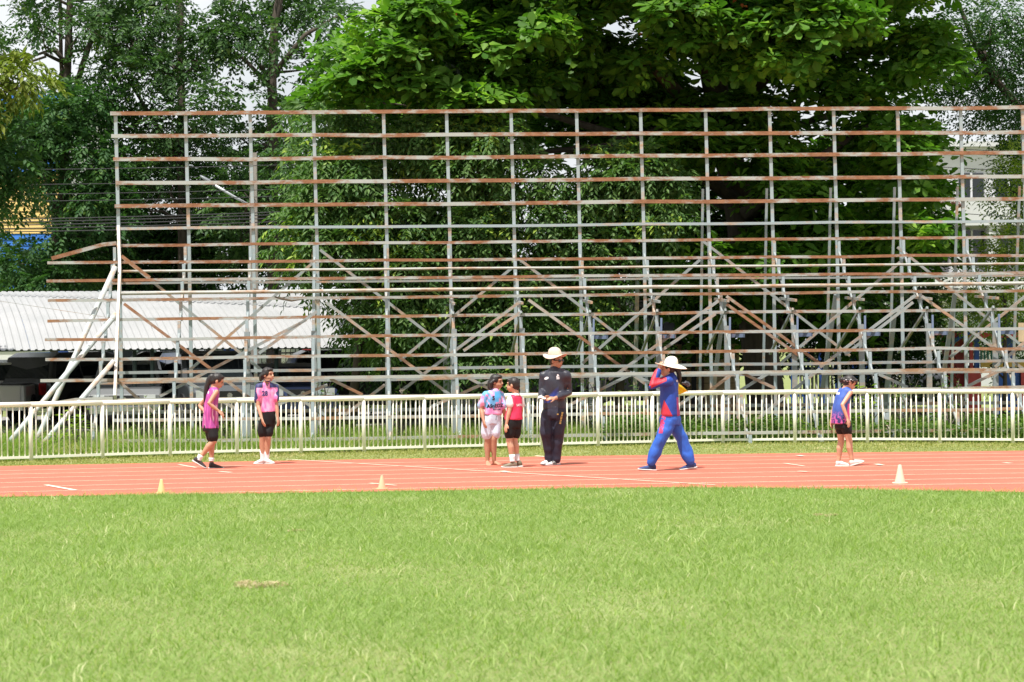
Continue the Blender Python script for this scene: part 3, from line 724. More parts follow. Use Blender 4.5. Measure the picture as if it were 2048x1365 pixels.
fine_tree('lime_bush', 'yellow-green bush below the white building at the right', [(1890, 570), (1940, 520), (1985, 480), (2060, 490), (2120, 540), (2110, 680), (1980, 660), (1900, 640)], 20, 32, 53, 55, [(2010, 890), (2010, 760), (2010, 600)], .06, m_lime, ln=.10, wd=.045, limbs=6, r=.45, group=None)
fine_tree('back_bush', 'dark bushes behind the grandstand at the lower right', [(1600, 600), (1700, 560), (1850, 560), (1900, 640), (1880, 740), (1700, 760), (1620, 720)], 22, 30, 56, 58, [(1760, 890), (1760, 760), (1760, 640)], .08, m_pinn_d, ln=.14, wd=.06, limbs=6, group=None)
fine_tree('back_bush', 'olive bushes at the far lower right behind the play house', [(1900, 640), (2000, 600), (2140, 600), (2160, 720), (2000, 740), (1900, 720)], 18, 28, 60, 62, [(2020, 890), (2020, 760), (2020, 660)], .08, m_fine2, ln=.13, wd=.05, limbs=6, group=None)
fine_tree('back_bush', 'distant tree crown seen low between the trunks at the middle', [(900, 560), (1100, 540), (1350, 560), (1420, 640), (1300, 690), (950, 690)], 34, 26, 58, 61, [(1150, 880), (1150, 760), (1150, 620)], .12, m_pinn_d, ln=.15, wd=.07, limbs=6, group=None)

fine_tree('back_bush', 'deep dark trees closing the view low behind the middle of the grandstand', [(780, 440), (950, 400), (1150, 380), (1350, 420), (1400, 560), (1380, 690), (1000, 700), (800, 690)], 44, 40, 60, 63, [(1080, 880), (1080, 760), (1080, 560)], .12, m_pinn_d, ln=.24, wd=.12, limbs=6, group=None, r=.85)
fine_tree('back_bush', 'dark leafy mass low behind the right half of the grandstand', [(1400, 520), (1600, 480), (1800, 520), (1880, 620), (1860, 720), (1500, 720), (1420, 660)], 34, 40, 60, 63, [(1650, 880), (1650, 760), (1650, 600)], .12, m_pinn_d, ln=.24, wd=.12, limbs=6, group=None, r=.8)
# --- weeds and saplings under the stand
m_weed = leafmat('weed_leaf', (.055, .12, .022), (.14, .22, .045), (.26, .34, .05), .35, .45, .07)
def weed(px, Y, h, n, ln, wd, label, mat=m_weed, spread=.35, kind='lance', name='weed_plant'):
    b0 = GX(px, Y); root = empty(name, b0, label, 'plant')
    st = MB()
    nst = max(2, n // 9)
    P_ = []; D_ = []
    for i in range(nst):
        a = rng.uniform(0, 2 * math.pi); e = b0 + Vector((math.cos(a) * spread * rng.uniform(.2, 1), math.sin(a) * spread * rng.uniform(.2, 1), h * rng.uniform(.6, 1)))
        q = wig(b0, e, 5, .5); st.tube(q, [.014, .012, .009, .007, .004], 5)
        for j in range(n // nst):
            k = rng.uniform(.3, 1); q_ = b0.lerp(e, k); P_.append([*q_]); dd = Vector(rng.normal(0, 1, 3)); dd.z = abs(dd.z) * .3; D_.append([*dd])
    st.build('stem', m_bark_g, root)
    P_ = np.array(P_); D_ = np.array(D_); m_ = len(P_)
    v, f = leaves(P_, D_ + np.array([0, 0, -.25]), np.tile([0, 0, 1.0], (m_, 1)) + rng.normal(0, .3, (m_, 3)), ln * rng.uniform(.7, 1.2, m_), wd * rng.uniform(.7, 1.2, m_), kind)
    link('foliage', np_mesh('foliage', v - np.array(b0), f, mat), root)['kind'] = 'stuff'
weed(152, 41.0, .95, 60, .22, .05, 'mango-like sapling with long drooping leaves between the pipe props and the railing', m_lime)
weed(100, 40.0, .55, 36, .18, .05, 'small bright sapling in the grass just behind the left railing', m_lime)
weed(285, 43.0, .95, 80, .09, .045, 'tangled weed climbing beside the left end of the frame')
weed(315, 42.4, 1.1, 90, .09, .045, 'weedy shrub in the first bay of the frame')
weed(650, 43.2, 1.25, 130, .09, .05, 'vine covered weed around the fourth post of the frame')
weed(452, 42.0, .85, 60, .1, .05, 'weed in the second bay behind the ponytail girl')
weed(800, 43.0, 1.2, 110, .09, .05, 'weedy shrub between the columns left of the children')
weed(1185, 43.5, 1.3, 120, .09, .05, 'climbing weed on the columns right of the man in navy')
weed(1255, 42.5, 1.1, 70, .12, .045, 'spiky weed left of the woman in blue')
weed(1735, 42.5, 1.15, 70, .17, .08, 'bright large-leaved weed right of the girl with the headscarf', m_lime, .3)
weed(1815, 43.0, 1.2, 110, .09, .045, 'creeper on the frame in the second last bay')
weed(1905, 42.6, 1.25, 140, .10, .05, 'leafy creeper mass near the right edge behind the railing')
weed(1620, 43.4, .8, 90, .1, .05, 'low weed behind the railing left of the girl with the headscarf')
n = 15000
Xb = rng.uniform(1.6, 10.2, n); Yb = fence_y(Xb) + .35 + rng.uniform(0, 1, n) ** 1.3 * 3.2
hh = rng.uniform(.03, .72, n) * np.clip(.55 + .5 * vnoise(Xb, Yb, 1.7, 21), .15, 1.2)
v, f = leaves(np.stack([Xb, Yb, hh], 1), rng.normal(0, 1, (n, 3)) * np.array([1, 1, .4]), np.tile([0, 0, 1.0], (n, 1)) + rng.normal(0, .4, (n, 3)), rng.uniform(.06, .15, n), rng.uniform(.03, .07, n), 'lance')
stuffmesh('ground_weeds', np_mesh('ground_weeds', v, f, m_weed), 'leafy weeds overgrowing the ground behind the right half of the railing', 'weeds')
# ================================================================ carport, vehicles and buildings behind
m_roof = surf('white_roof_sheet', (.36, .36, .365), (.315, .32, .325), .5, .8, (1, 1, 1), 0.0)
CA = R(17.0); c_r = Vector((math.cos(CA), math.sin(CA), 0)); c_d = Vector((-math.sin(CA), math.cos(CA), 0))
C0 = P(300, 694, 52.0); C0.z = 0
carport = empty('carport', C0, 'long white corrugated carport with a curved roof at the left behind the grandstand', 'carport')
def CP(u, v, z): q = C0 + c_r * u + c_d * v; return Vector((q.x, q.y, z))
UL, UR = -7.5, 7.2
def roof_pt(u, k, lift=0.0):
    """k 0 = front eave, 1 = top"""
    a = k * 1.25; v = -.5 + 6.6 * math.sin(a) / math.sin(1.25); z = 1.80 + 1.46 * (1 - (1 - k) ** 1.9)
    return CP(u, -.5 + 7.2 * k, z + lift)
step = .16; nu = int((UR - UL) / step); rows_ = 10
sheet_w = 6
for s0 in range(0, nu, sheet_w):           # each roofing sheet is a piece of its own
    mb = MB(); vs = []; cnt = 0
    us = []
    for j in range(sheet_w):
        u = UL + (s0 + j) * step
        us += [(u, 0), (u + step * .48, 0), (u + step * .64, .026), (u + step * .84, .026)]
    us.append((UL + (s0 + sheet_w) * step - .004, 0))
    for u, l in us:
        for r_ in range(rows_ + 1): vs.append(roof_pt(u, r_ / rows_, l))
    m_ = rows_ + 1
    mb.add(vs, [(a * m_ + r_, (a + 1) * m_ + r_, (a + 1) * m_ + r_ + 1, a * m_ + r_ + 1) for a in range(len(us) - 1) for r_ in range(rows_)])
    mb.build('roof_sheet', m_roof, carport, fix=False)
m_dgreen = surf('dark_green_post', (.06, .09, .085), rough=.5)
for u in (-6.8, -4.2, -.35, .05, 2.9, 4.8):
    MB().tube([CP(u, 0, 0), CP(u, 0, 1.86)], .05, 8).build('post', m_dgreen, carport, True)
    MB().tube([CP(u, 6.4, 0), CP(u, 6.4, 3.3)], .05, 8).build('post', m_dgreen, carport, True)
    MB().tube([roof_pt(u, k / 8, -.06) for k in range(9)], .03, 6).build('rafter', m_dgreen, carport, True)
for k in (0.02, .5, .98):
    MB().bar([roof_pt(UL + .1, k, -.05), roof_pt(UR - .1, k, -.05)], .05, .06).build('purlin', m_dgreen, carport)
yard = MB(); q = [CP(-12, -1.2, .01), CP(14, -1.2, .01), CP(14, 11, .01), CP(-12, 11, .01)]
yard.add(q, [(0, 1, 2, 3)]); tag(yard.build('parking_yard', surf('yard_concrete', (.27, .26, .24), (.19, .18, .17), .9, 1.0, bmp=.1)), kind='structure')

# ---- vehicles
m_glass, t, b = nodes('dark_car_glass'); b.inputs['Base Color'].default_value = (.012, .016, .018, 1); b.inputs['Roughness'].default_value = .06; b.inputs['Specular IOR Level'].default_value = .6
m_tyre = surf('tyre_rubber', (.02, .02, .02), rough=.85); m_rim = surf('wheel_rim', (.42, .42, .43), rough=.35, metal=.7)
m_red = surf('tail_lamp_red', (.30, .015, .015), rough=.2); m_lamp = surf('head_lamp_clear', (.62, .64, .66), rough=.1); m_trim = surf('black_trim', (.02, .02, .022), rough=.5)
m_chrome = surf('chrome', (.6, .6, .6), rough=.2, metal=.9); m_plate = surf('plate_white', (.7, .7, .68), rough=.5)
def paint(name, c, r_=.28):
    m, t, b = nodes(name); b.inputs['Base Color'].default_value = (*c, 1); b.inputs['Roughness'].default_value = r_; b.inputs['Coat Weight'].default_value = .6; b.inputs['Coat Roughness'].default_value = .08
    return m
PROF = {   # side outlines, rear at x = 0; lower body, then the glasshouse
 'pickup': (5.1, 1.80, [(0, .55), (.02, 1.08), (2.0, 1.10), (3.75, 1.10), (4.85, 1.02), (5.08, .88), (5.1, .5), (4.6, .36), (.3, .42)], [(1.80, 1.08), (1.95, 1.66), (2.2, 1.74), (3.0, 1.74), (3.35, 1.66), (3.95, 1.08)], (.95, 4.2), .37),
 'suv': (4.6, 1.80, [(0, .5), (.03, 1.02), (1.5, 1.06), (3.5, 1.06), (4.35, .98), (4.58, .84), (4.6, .48), (4.2, .34), (.3, .38)], [(.06, 1.02), (.32, 1.62), (.6, 1.74), (2.5, 1.76), (2.85, 1.68), (3.65, 1.05)], (.9, 3.75), .36),
 'van': (4.8, 1.88, [(0, .45), (.02, 1.10), (3.6, 1.12), (4.45, 1.02), (4.76, .85), (4.8, .45), (4.4, .32), (.3, .34)], [(.02, 1.08), (.12, 1.88), (.4, 2.02), (3.1, 2.02), (3.5, 1.92), (4.35, 1.05)], (.85, 3.95), .34),
 'sedan': (4.4, 1.74, [(0, .5), (.04, .92), (.9, .98), (3.2, .95), (4.15, .86), (4.38, .7), (4.4, .42), (4.0, .28), (.3, .32)], [(.55, .95), (1.1, 1.36), (1.5, 1.44), (2.3, 1.44), (2.65, 1.36), (3.35, .93)], (.85, 3.5), .32)}
def rings(poly, w, top_in, z0, z1):
    """body shell: the outline repeated across the width with rounded shoulders and sides leaning in"""
    secs = []
    cx = sum(p[0] for p in poly) / len(poly); cz = sum(p[1] for p in poly) / len(poly)
    for y, s_ in ((-1, .93), (-.965, .985), (-.8, 1), (0, 1.006), (.8, 1), (.965, .985), (1, .93)):
        ring = []
        for x, z in poly:
            k = max(0, (z - z0) / max(z1 - z0, .01)); ring.append((cx + (x - cx) * (1 - (1 - s_) * .5), y * w / 2 * (1 - top_in * k), cz + (z - cz) * s_))
        secs.append(ring)
    n = len(poly); v = [p for r_ in secs for p in r_]; f = []
    for i in range(len(secs) - 1):
        for j in range(n): f.append((i * n + j, i * n + (j + 1) % n, (i + 1) * n + (j + 1) % n, (i + 1) * n + j))
    f.append(tuple(range(n))[::-1]); f.append(tuple((len(secs) - 1) * n + j for j in range(n)))
    return v, f
def vehicle(kind, name, label, color, px, Y, heading, z=0.0):
    """heading: direction of the nose in degrees, 0 = to the right, 90 = away"""
    L_, w, low, top, wx, wr = PROF[kind]
    loc = GX(px, Y); loc.z = z
    root = empty(name, loc, label, {'pickup': 'pickup truck', 'suv': 'car', 'van': 'van', 'sedan': 'car'}[kind], 'parked vehicles', R(heading))
    if kind == 'pickup': root.scale = (.92, .92, .90)
    pm = paint(name + '_paint_%d' % int(px), color); sh = Vector((-L_ / 2, 0, 0))
    def bl(mb, nm, mt, par=root, sm=False):
        mb.v = [p + sh for p in mb.v]; return mb.build(nm, mt, par, sm, local=True)
    v, f = rings(low, w, .03, .4, 1.1); body = bl(MB().add(v, f), 'body', pm); bevel(body, .05, 3)
    v, f = rings(top, w * .93, .17, 1.05, 1.75); cab = bl(MB().add(v, f), 'cabin', pm); bevel(cab, .05, 2)
    zt = max(p[1] for p in top); zb = min(p[1] for p in top)
    def xon(z, side):   # outline x at height z, rear (0) or front (1)
        best = []
        for (x1, z1), (x2, z2) in zip(top, top[1:]):
            if min(z1, z2) <= z <= max(z1, z2) and abs(z2 - z1) > .02: best.append(x1 + (x2 - x1) * (z - z1) / (z2 - z1))
        return (min if side == 0 else max)(best) if best else top[0][0]
    za, zc = zb + .10, zt - .15; ym = lambda z: w * .93 / 2 * (1 - .17 * max(0, (z - 1.05) / .7)) * .985 + .014
    xr0, xr1, xf0, xf1 = xon(za, 0) + .14, xon(zc, 0) + .12, xon(za, 1) - .12, xon(zc, 1) - .10
    ncol = 3 if kind in ('suv', 'van') else 2
    for s_ in (-1, 1):
        for i in range(ncol):
            a, c = i / ncol + .012, (i + 1) / ncol - .012
            pts = [(xr0 + (xf0 - xr0) * a, za), (xr0 + (xf0 - xr0) * c, za), (xr1 + (xf1 - xr1) * c, zc), (xr1 + (xf1 - xr1) * a, zc)]
            bl(MB().add([(x, s_ * ym(z_), z_) for x, z_ in pts] + [(x, s_ * (ym(z_) - .03), z_) for x, z_ in pts], [(0, 1, 2, 3), (7, 6, 5, 4), (0, 4, 5, 1), (1, 5, 6, 2), (2, 6, 7, 3), (3, 7, 4, 0)]), 'side_window', m_glass, cab)
        for xw in wx:
            wh = MB().tube([(xw, s_ * (w / 2 - .2), wr), (xw, s_ * (w / 2 - .17), wr), (xw, s_ * (w / 2 + .0), wr), (xw, s_ * (w / 2 + .02), wr)], [wr * .93, wr, wr, wr * .93], 20)
            o = bl(wh, 'tyre', m_tyre, root, True)
            bl(MB().tube([(xw, s_ * (w / 2 + .0), wr), (xw, s_ * (w / 2 + .03), wr)], [wr * .62, wr * .55], 14), 'rim', m_rim, o)
            bl(MB().tube([(xw, s_ * (w / 2 - .1), wr + .03), (xw, s_ * (w / 2 + .006), wr + .03)], wr * 1.16, 18), 'wheel_arch', m_trim)
        bl(MB().box((-.015, s_ * w * .36 - .09, .72), (.1, s_ * w * .36 + .16 * (1 if s_ > 0 else 1) - .05, 1.0)), 'tail_lamp', m_red)
        bl(MB().box((L_ - .17, s_ * w * .34 - .14, .72), (L_ + .005, s_ * w * .34 + .14, .88)), 'head_lamp', m_lamp)
        bl(MB().box((xf0 - .25, s_ * (w / 2 - .02) - (.0 if s_ > 0 else .2), za - .02), (xf0 - .1, s_ * (w / 2 - .02) + (.2 if s_ > 0 else .0), za + .16)), 'mirror', m_trim)
    for nm, side in (('rear_window', 0), ('windscreen', 1)):
        dx = -.012 if side == 0 else .02; ww = w * .93 / 2 * .86
        a, c = xon(za, side) + dx, xon(zc + .02, side) + dx
        bl(MB().add([(a, -ww, za), (a, ww, za), (c, ww * .86, zc + .02), (c, -ww * .86, zc + .02), (a - dx * 2, -ww, za), (a - dx * 2, ww, za), (c - dx * 2, ww * .86, zc), (c - dx * 2, -ww * .86, zc)],
                    [(0, 1, 2, 3), (7, 6, 5, 4), (0, 4, 5, 1), (1, 5, 6, 2), (2, 6, 7, 3), (3, 7, 4, 0)]), nm, m_glass, cab)
    bl(MB().box((L_ - .1, -w * .2, .66), (L_ + .015, w * .2, .86)), 'grille', m_trim)
    bl(MB().tube([(L_ + .0, 0, .76), (L_ + .03, 0, .76)], .06, 14), 'badge', m_chrome)
    bl(MB().box((L_ - .12, -w * .46, .42), (L_ + .05, w * .46, .58)), 'bumper', pm if kind != 'pickup' else m_chrome)
    bl(MB().box((-.07, -w * .46, .42), (.1, w * .46, .58)), 'bumper', pm if kind != 'pickup' else m_chrome)
    bl(MB().box((-.085 if kind != 'pickup' else -.085, -.19, .60), (-.03, .19, .72)), 'number_plate', m_plate)
    if kind == 'pickup':
        bl(MB().box((-.03, -w * .42, .62), (.0, w * .42, 1.05)), 'tailgate', pm); bl(MB().box((-.05, -.12, .9), (-.02, .12, .97)), 'tailgate_handle', m_trim)
        bl(MB().box((.1, -w * .43, 1.06), (1.78, w * .43, 1.115)), 'bed_cover', m_trim)
    return root
vehicle('pickup', 'pickup_truck', 'silver pickup seen from behind at the far left under the carport', (.50, .49, .46), 26, 56.5, 90)
vehicle('suv', 'dark_car', 'black car with tinted windows next to the silver pickup', (.05, .052, .055), 165, 57.5, 62)
vehicle('van', 'silver_van', 'silver grey van parked sideways behind the others under the carport', (.55, .57, .60), 315, 61.0, 8)
vehicle('pickup', 'pickup_truck', 'grey pickup facing the camera behind the first bay of the frame', (.16, .165, .17), 262, 53.3, -84)
vehicle('suv', 'dark_car', 'black car parked sideways under the carport behind the ponytail girl', (.014, .015, .017), 425, 57.0, 12)
vehicle('suv', 'dark_car', 'dark grey car with its nose to the camera right of the ponytail girl', (.05, .055, .06), 415, 53.0, -70)
vehicle('sedan', 'dark_car', 'dark blue car behind the girl with number 28', (.02, .03, .07), 575, 54.2, -75)
vehicle('suv', 'dark_car', 'black car parked sideways right of the carport', (.02, .02, .022), 745, 57.5, 15)
vehicle('van', 'white_van', 'white van seen over the heads of the two children at the middle', (.72, .72, .70), 985, 66.0, 20, -.35)
vehicle('suv', 'dark_car', 'dark car in the shade behind the two children at the middle', (.025, .027, .03), 1040, 57.0, 8)
vehicle('suv', 'dark_car', 'black car behind the frame left of the woman in blue', (.02, .02, .022), 1225, 60.0, 5)
vehicle('sedan', 'grey_car', 'pale grey car half hidden by creepers at the right', (.34, .36, .40), 1868, 60.0, 262)

# ---- spear fence of the yard
m_iron = surf('black_iron', (.02, .02, .02), rough=.6)
iron = empty('iron_fence', GX(800, 63.5), 'black iron spear fence behind the parked cars', 'fence')
a, b_ = GX(330, 62.5), GX(1420, 66.0); n = 118
bm_ = MB().tube([(0, 0, .25), (0, 0, 1.78), (0, 0, 1.80), (0, 0, 1.93)], [.013, .013, .034, .002], 5); bm_ = me_from('bar', bm_.v, bm_.f, m_iron)
for i in range(n): link('bar', bm_, iron, a.lerp(b_, i / (n - 1)) - WL[iron.name])
for z in (.4, 1.28, 1.66):
    MB().bar([Vector((a.x, a.y, z)), Vector((b_.x, b_.y, z))], .03, .04).build('cross_rail', m_iron, iron)
ringm = MB().tube([(math.cos(k / 8 * 2 * math.pi) * .055, 0, 1.36 + math.sin(k / 8 * 2 * math.pi) * .055) for k in range(9)], .009, 5, False); ringm = me_from('ring', ringm.v, ringm.f, m_iron)
for i in range(0, n, 2): link('ring', ringm, iron, a.lerp(b_, (i + .5) / (n - 1)) - WL[iron.name])
m_redp = surf('dark_red_paint', (.30, .035, .03), rough=.6); m_bluep = surf('deep_blue_paint', (.03, .08, .30), rough=.5)
def pillar(px, Y, w, h, mat, label):
    p = GX(px, Y); r_ = empty('gate_pillar', p, label, 'pillar')
    bevel(MB().box((p.x - w / 2, p.y - w / 2, 0), (p.x + w / 2, p.y + w / 2, h)).build('shaft', mat, r_), .01)
    MB().box((p.x - w * .62, p.y - w * .62, h), (p.x + w * .62, p.y + w * .62, h + .08)).build('cap', mat, r_)
pillar(617, 61.5, .32, 2.3, m_redp, 'dark red gate pillar at the right end of the carport')
pillar(462, 61.8, .3, 2.2, m_bluep, 'blue pillar under the carport behind the black car')
pillar(130, 62.0, .28, 2.2, m_bluep, 'blue pillar under the carport at the left')
# pale house wall across the street
m_pale = surf('pale_render', (.66, .66, .64), (.56, .56, .55), .85, .5)
m_win = m_glass
def building(name, label, px0, px1, Y, z0, h, depth, mat):
    a = GX(px0, Y); b_ = GX(px1, Y)
    r_ = empty(name, (a + b_) / 2, label, 'building')
    MB().box((a.x, Y, 0), (b_.x, Y + depth, h)).build('wall', mat, r_)
    return r_, a.x, b_.x
low, x0, x1 = building('row_house', 'low pale row house across the street, glimpsed under the trees', 430, 1420, 78, 0, 3.3, 6, m_pale)
m_shut = surf('grey_shutter', (.33, .35, .38), (.28, .3, .33), .6, 4, (.2, 1, 6))
for i in range(7):
    xc = x0 + (x1 - x0) * (i + .5) / 7
    o = MB().box((xc - .95, 77.94, 0), (xc + .95, 77.995, 2.35)).build('shutter', m_shut, low)
    MB().box((xc - 1.05, 77.9, 2.36), (xc + 1.05, 77.99, 2.5)).build('lintel', m_pale, low)
MB().box((x0 - .3, 77.2, 3.3), (x1 + .3, 84.2, 3.45)).build('roof', m_shut, low)

# ---- blue and yellow clad building, left
m_cyan = surf('blue_cladding', (.03, .16, .55), (.025, .13, .47), .5, 1.0, (.3, 1, 1)); m_yello = surf('yellow_cladding', (.66, .46, .16), (.58, .40, .14), .5, 1.0, (.3, 1, 1))
by = empty('clad_building', GX(-40, 80), 'building clad in blue and yellow horizontal boards at the left edge', 'building')
xa, xb_ = P(-330, 500, 80).x, P(140, 500, 80).x
def zpx(y, Y, px=60): return P(px, y, Y).z
bands = [(700, 492, m_cyan), (492, 468, m_cyan), (468, 345, m_yello), (345, 190, m_cyan)]
MB().box((xa, 80.05, 0), (xb_, 88, zpx(190, 80))).build('wall', m_pale, by)
for y0, y1, mt in bands:
    z0, z1 = zpx(y0, 80), zpx(y1, 80)
    if z0 < 0: z0 = 0
    k = max(1, int((z1 - z0) / .19)); hgt = (z1 - z0) / k
    for i in range(k):
        za = z0 + i * hgt
        MB().add([(xa, 80.04, za + .006), (xb_, 80.04, za + .006), (xb_, 79.985, za + .012), (xa, 79.985, za + .012), (xa, 80.04, za + hgt), (xb_, 80.04, za + hgt), (xb_, 80.02, za + hgt), (xa, 80.02, za + hgt)],
                 [(0, 1, 2, 3), (3, 2, 6, 7), (7, 6, 5, 4), (0, 3, 7, 4), (1, 5, 6, 2)]).build('board', mt, by)
# ---- white building, right
m_wb = surf('white_render', (.55, .55, .57), (.50, .50, .52), .7, .6)
wb = empty('white_building', GX(2050, 92), 'white two storey building with dark windows at the right edge', 'building')
xa, xb_ = P(1800, 500, 92).x, P(2480, 500, 92).x
zz = lambda y: P(1960, y, 92).z
MB().box((xa, 92.6, 0), (xb_, 101, zz(285))).build('wall', m_wb, wb)
MB().box((xa - .1, 91.6, zz(452)), (xb_, 92.59, zz(404))).build('balcony_parapet', m_wb, wb)
MB().box((xa - .1, 92.2, zz(292)), (xb_, 92.59, zz(282))).build('cornice', m_wb, wb)
MB().box((xa - .1, 91.6, zz(585)), (xb_, 92.59, zz(545))).build('balcony_parapet', m_wb, wb)
for i in range(9):
    xc = P(1836 + i * 75, 500, 92).x
    MB().box((xc - .22, 91.7, zz(545)), (xc + .22, 92.4, zz(452))).build('column', m_wb, wb)
    x1_ = P(1836 + (i + 1) * 75, 500, 92).x
    for (yt, yb) in ((460, 532), (345, 398)):
        o = MB().box((xc + .25, 92.5, zz(yb)), (x1_ - .25, 92.59, zz(yt))).build('window', m_win, wb)
        xm = (xc + x1_) / 2
        MB().box((xm - .04, 92.44, zz(yb)), (xm + .04, 92.498, zz(yt))).build('mullion', m_wb, o)
# ---- wooden play house and play equipment
m_wood = surf('tan_boards', (.60, .45, .27), (.53, .39, .23), .7, 2, (.5, 1, 6)); m_dk = surf('dark_frame', (.03, .03, .035), rough=.6)
ph = empty('wooden_hut', GX(1420, 58), 'tan boarded hut behind the grandstand right of the woman in blue', 'hut')
xa, xb_ = P(1352, 700, 58).x, P(1478, 700, 58).x
MB().box((xa, 58.05, 0), (xb_, 60.5, 1.85)).build('wall', m_dk, ph)
for i in range(9):
    z = .02 + i * .2
    MB().box((xa - .01, 58.0, z), (xb_ + .01, 58.045, z + .188)).build('board', m_wood, ph)
for px in (1368, 1387):
    x = P(px, 700, 58).x; MB().box((x - .06, 57.93, .0), (x + .06, 57.99, 1.9)).build('post', m_dk, ph)
x = P(1405, 700, 58).x; MB().box((x - .03, 57.95, 0), (x + .03, 57.99, 1.85)).build('post', surf('brown_post', (.12, .07, .05)), ph)
m_hutroof = surf('dark_hut_roof', (.05, .05, .052), (.03, .03, .03), .7, 2)
for i in range(12):
    xx = xa - 1.2 + i * .29
    MB().add([(xx, 56.9, 1.95), (xx + .27, 56.9, 1.95), (xx + .27, 59.5, 2.9), (xx, 59.5, 2.9), (xx, 56.9, 1.99), (xx + .27, 56.9, 1.99), (xx + .27, 59.5, 2.94), (xx, 59.5, 2.94)], [(0, 1, 2, 3), (7, 6, 5, 4), (0, 4, 5, 1), (2, 6, 7, 3), (1, 5, 6, 2), (0, 3, 7, 4)]).build('roof_sheet', m_hutroof, ph)
m_pr = surf('play_red', (.55, .06, .06), rough=.4); m_pb = surf('play_blue', (.03, .12, .48), rough=.4); m_py = surf('play_yellow', (.62, .40, .08), rough=.45)
pg = empty('play_house', GX(1990, 57), 'red and blue playground house with a curved rail at the right edge', 'playground')
X = lambda px, Y=57: P(px, 700, Y).x
Z = lambda py, Y=57: P(1980, py, Y).z
MB().box((X(1903), 56.8, Z(676)), (X(2150), 58.6, Z(666))).build('roof', m_pr, pg)
MB().box((X(1905), 57.6, Z(800)), (X(1938), 58.4, Z(677))).build('panel', m_pr, pg)
MB().box((X(1952), 57.2, 0), (X(1962), 57.3, Z(677))).build('post', m_pb, pg)
MB().box((X(1943), 57.22, 0), (X(1950), 57.32, Z(677))).build('post', m_pr, pg)
MB().box((X(2010), 57.3, Z(850)), (X(2036), 57.42, Z(677))).build('panel', m_pb, pg)
MB().box((X(1990), 57.0, Z(840)), (X(2046), 57.1, Z(742))).build('panel', m_pb, pg)
MB().box((X(1936), 57.02, Z(842)), (X(1962), 57.12, Z(742))).build('panel', m_pr, pg)
MB().box((X(2040), 56.9, Z(842)), (X(2140), 57.0, Z(742))).build('panel', m_pr, pg)
MB().box((X(1962), 57.02, Z(735)), (X(2140), 57.1, Z(724))).build('deck', m_py, pg)
MB().tube([Vector((X(1898), 56.7, Z(688))), Vector((X(1915), 56.7, Z(674))), Vector((X(1935), 56.7, Z(665))), Vector((X(1958), 56.7, Z(660)))], .05, 8).build('curved_rail', m_pb, pg, True)
for i in range(6):
    MB().tube([Vector((X(1966 + i * 7), 57.25, Z(735))), Vector((X(1966 + i * 7), 57.25, Z(690)))], .022, 6).build('baluster', surf('play_green', (.03, .2, .16)), pg) if i == 0 else MB().tube([Vector((X(1966 + i * 7), 57.25, Z(735))), Vector((X(1966 + i * 7), 57.25, Z(690)))], .022, 6).build('baluster', bpy.data.materials['play_green'], pg)
gz = empty('garden_fence', GX(1660, 60), 'blue and pale picket fence behind the girl with the headscarf', 'fence')
for i in range(26):
    x = P(1585 + i * 8, 800, 60).x; hh = 1.5 + .1 * math.sin(i * 2.1)
    MB().box((x - .035, 60, .1), (x + .035, 60.03, hh)).build('picket', (m_pb, m_pale, m_plate, m_bluep)[i % 4], gz)
for z in (.4, 1.1): MB().box((P(1580, 800, 60).x, 60.035, z), (P(1790, 800, 60).x, 60.07, z + .08)).build('cross_rail', m_pb, gz)
sg = empty('tan_sign', GX(2045, 50), 'blank tan board on a post at the right edge', 'sign')
MB().box((P(2037, 660, 50).x, 50, P(2040, 684, 50).z), (P(2075, 660, 50).x, 50.05, P(2040, 646, 50).z)).build('board', surf('tan_paint', (.62, .46, .30)), sg)
MB().tube([Vector((P(2056, 700, 50).x, 50.08, 0)), Vector((P(2056, 700, 50).x, 50.08, P(2056, 650, 50).z))], .04, 8).build('post', m_post2, sg)
# ---- poles, lamp and wires
m_conc = surf('pole_concrete', (.30, .27, .24), (.24, .21, .18), .9, 3, (2, 2, .4), .2)
def pole(name, label, px, Y, topy, w, mat, cat='pole', lean=0):
    p = GX(px, Y); tp = P(px, topy, Y); r_ = empty(name, p, label, cat)
    MB().bar([p, Vector((p.x + lean, Y, tp.z))], w, w * .85, (0, 1, 0)).build('shaft', mat, r_); return r_, tp
up, tp = pole('utility_pole', 'square concrete utility pole behind the third post of the grandstand', 511.5, 61.5, 306, .20, m_conc)
m_gal = surf('galvanised_pipe', (.55, .58, .60), rough=.4, metal=.2)
MB().tube([P(505, 414, 61.4), P(470, 395, 61.2), P(430, 371, 61.0)], .035, 8).build('lamp_arm', m_gal, up, True)
a = P(430, 371, 61); c_ = P(400, 352, 60.9); m_lh = surf('lamp_head', (.25, .27, .29), rough=.4)
MB().loft([(a, Vector((0, .05, 0)), Vector((0, 0, .04))), (a.lerp(c_, .4), Vector((0, .13, 0)), Vector((0, 0, .07))), (a.lerp(c_, .8), Vector((0, .12, 0)), Vector((0, 0, .05))), (c_, Vector((0, .04, 0)), Vector((0, 0, .02)))], 10).build('lamp_head', m_lh, up, True)
m_gp = steel('green_pole_paint', (.20, .30, .26), .44, .52, (.30, .2, .11))
pole('steel_pole', 'green painted steel pole by the carport corner behind the fourth post', 632, 47.5, 470, .10, m_gp)
pole('steel_pole', 'leaning green and rusty steel pole left of the woman in blue', 1268, 48.0, 512, .085, m_gp, lean=.12)
pole('steel_pole', 'grey steel pole standing left of the blue and pink shirt child', 894, 47.6, 606, .13, m_post2)
m_wire = surf('black_cable', (.03, .03, .032), rough=.6)
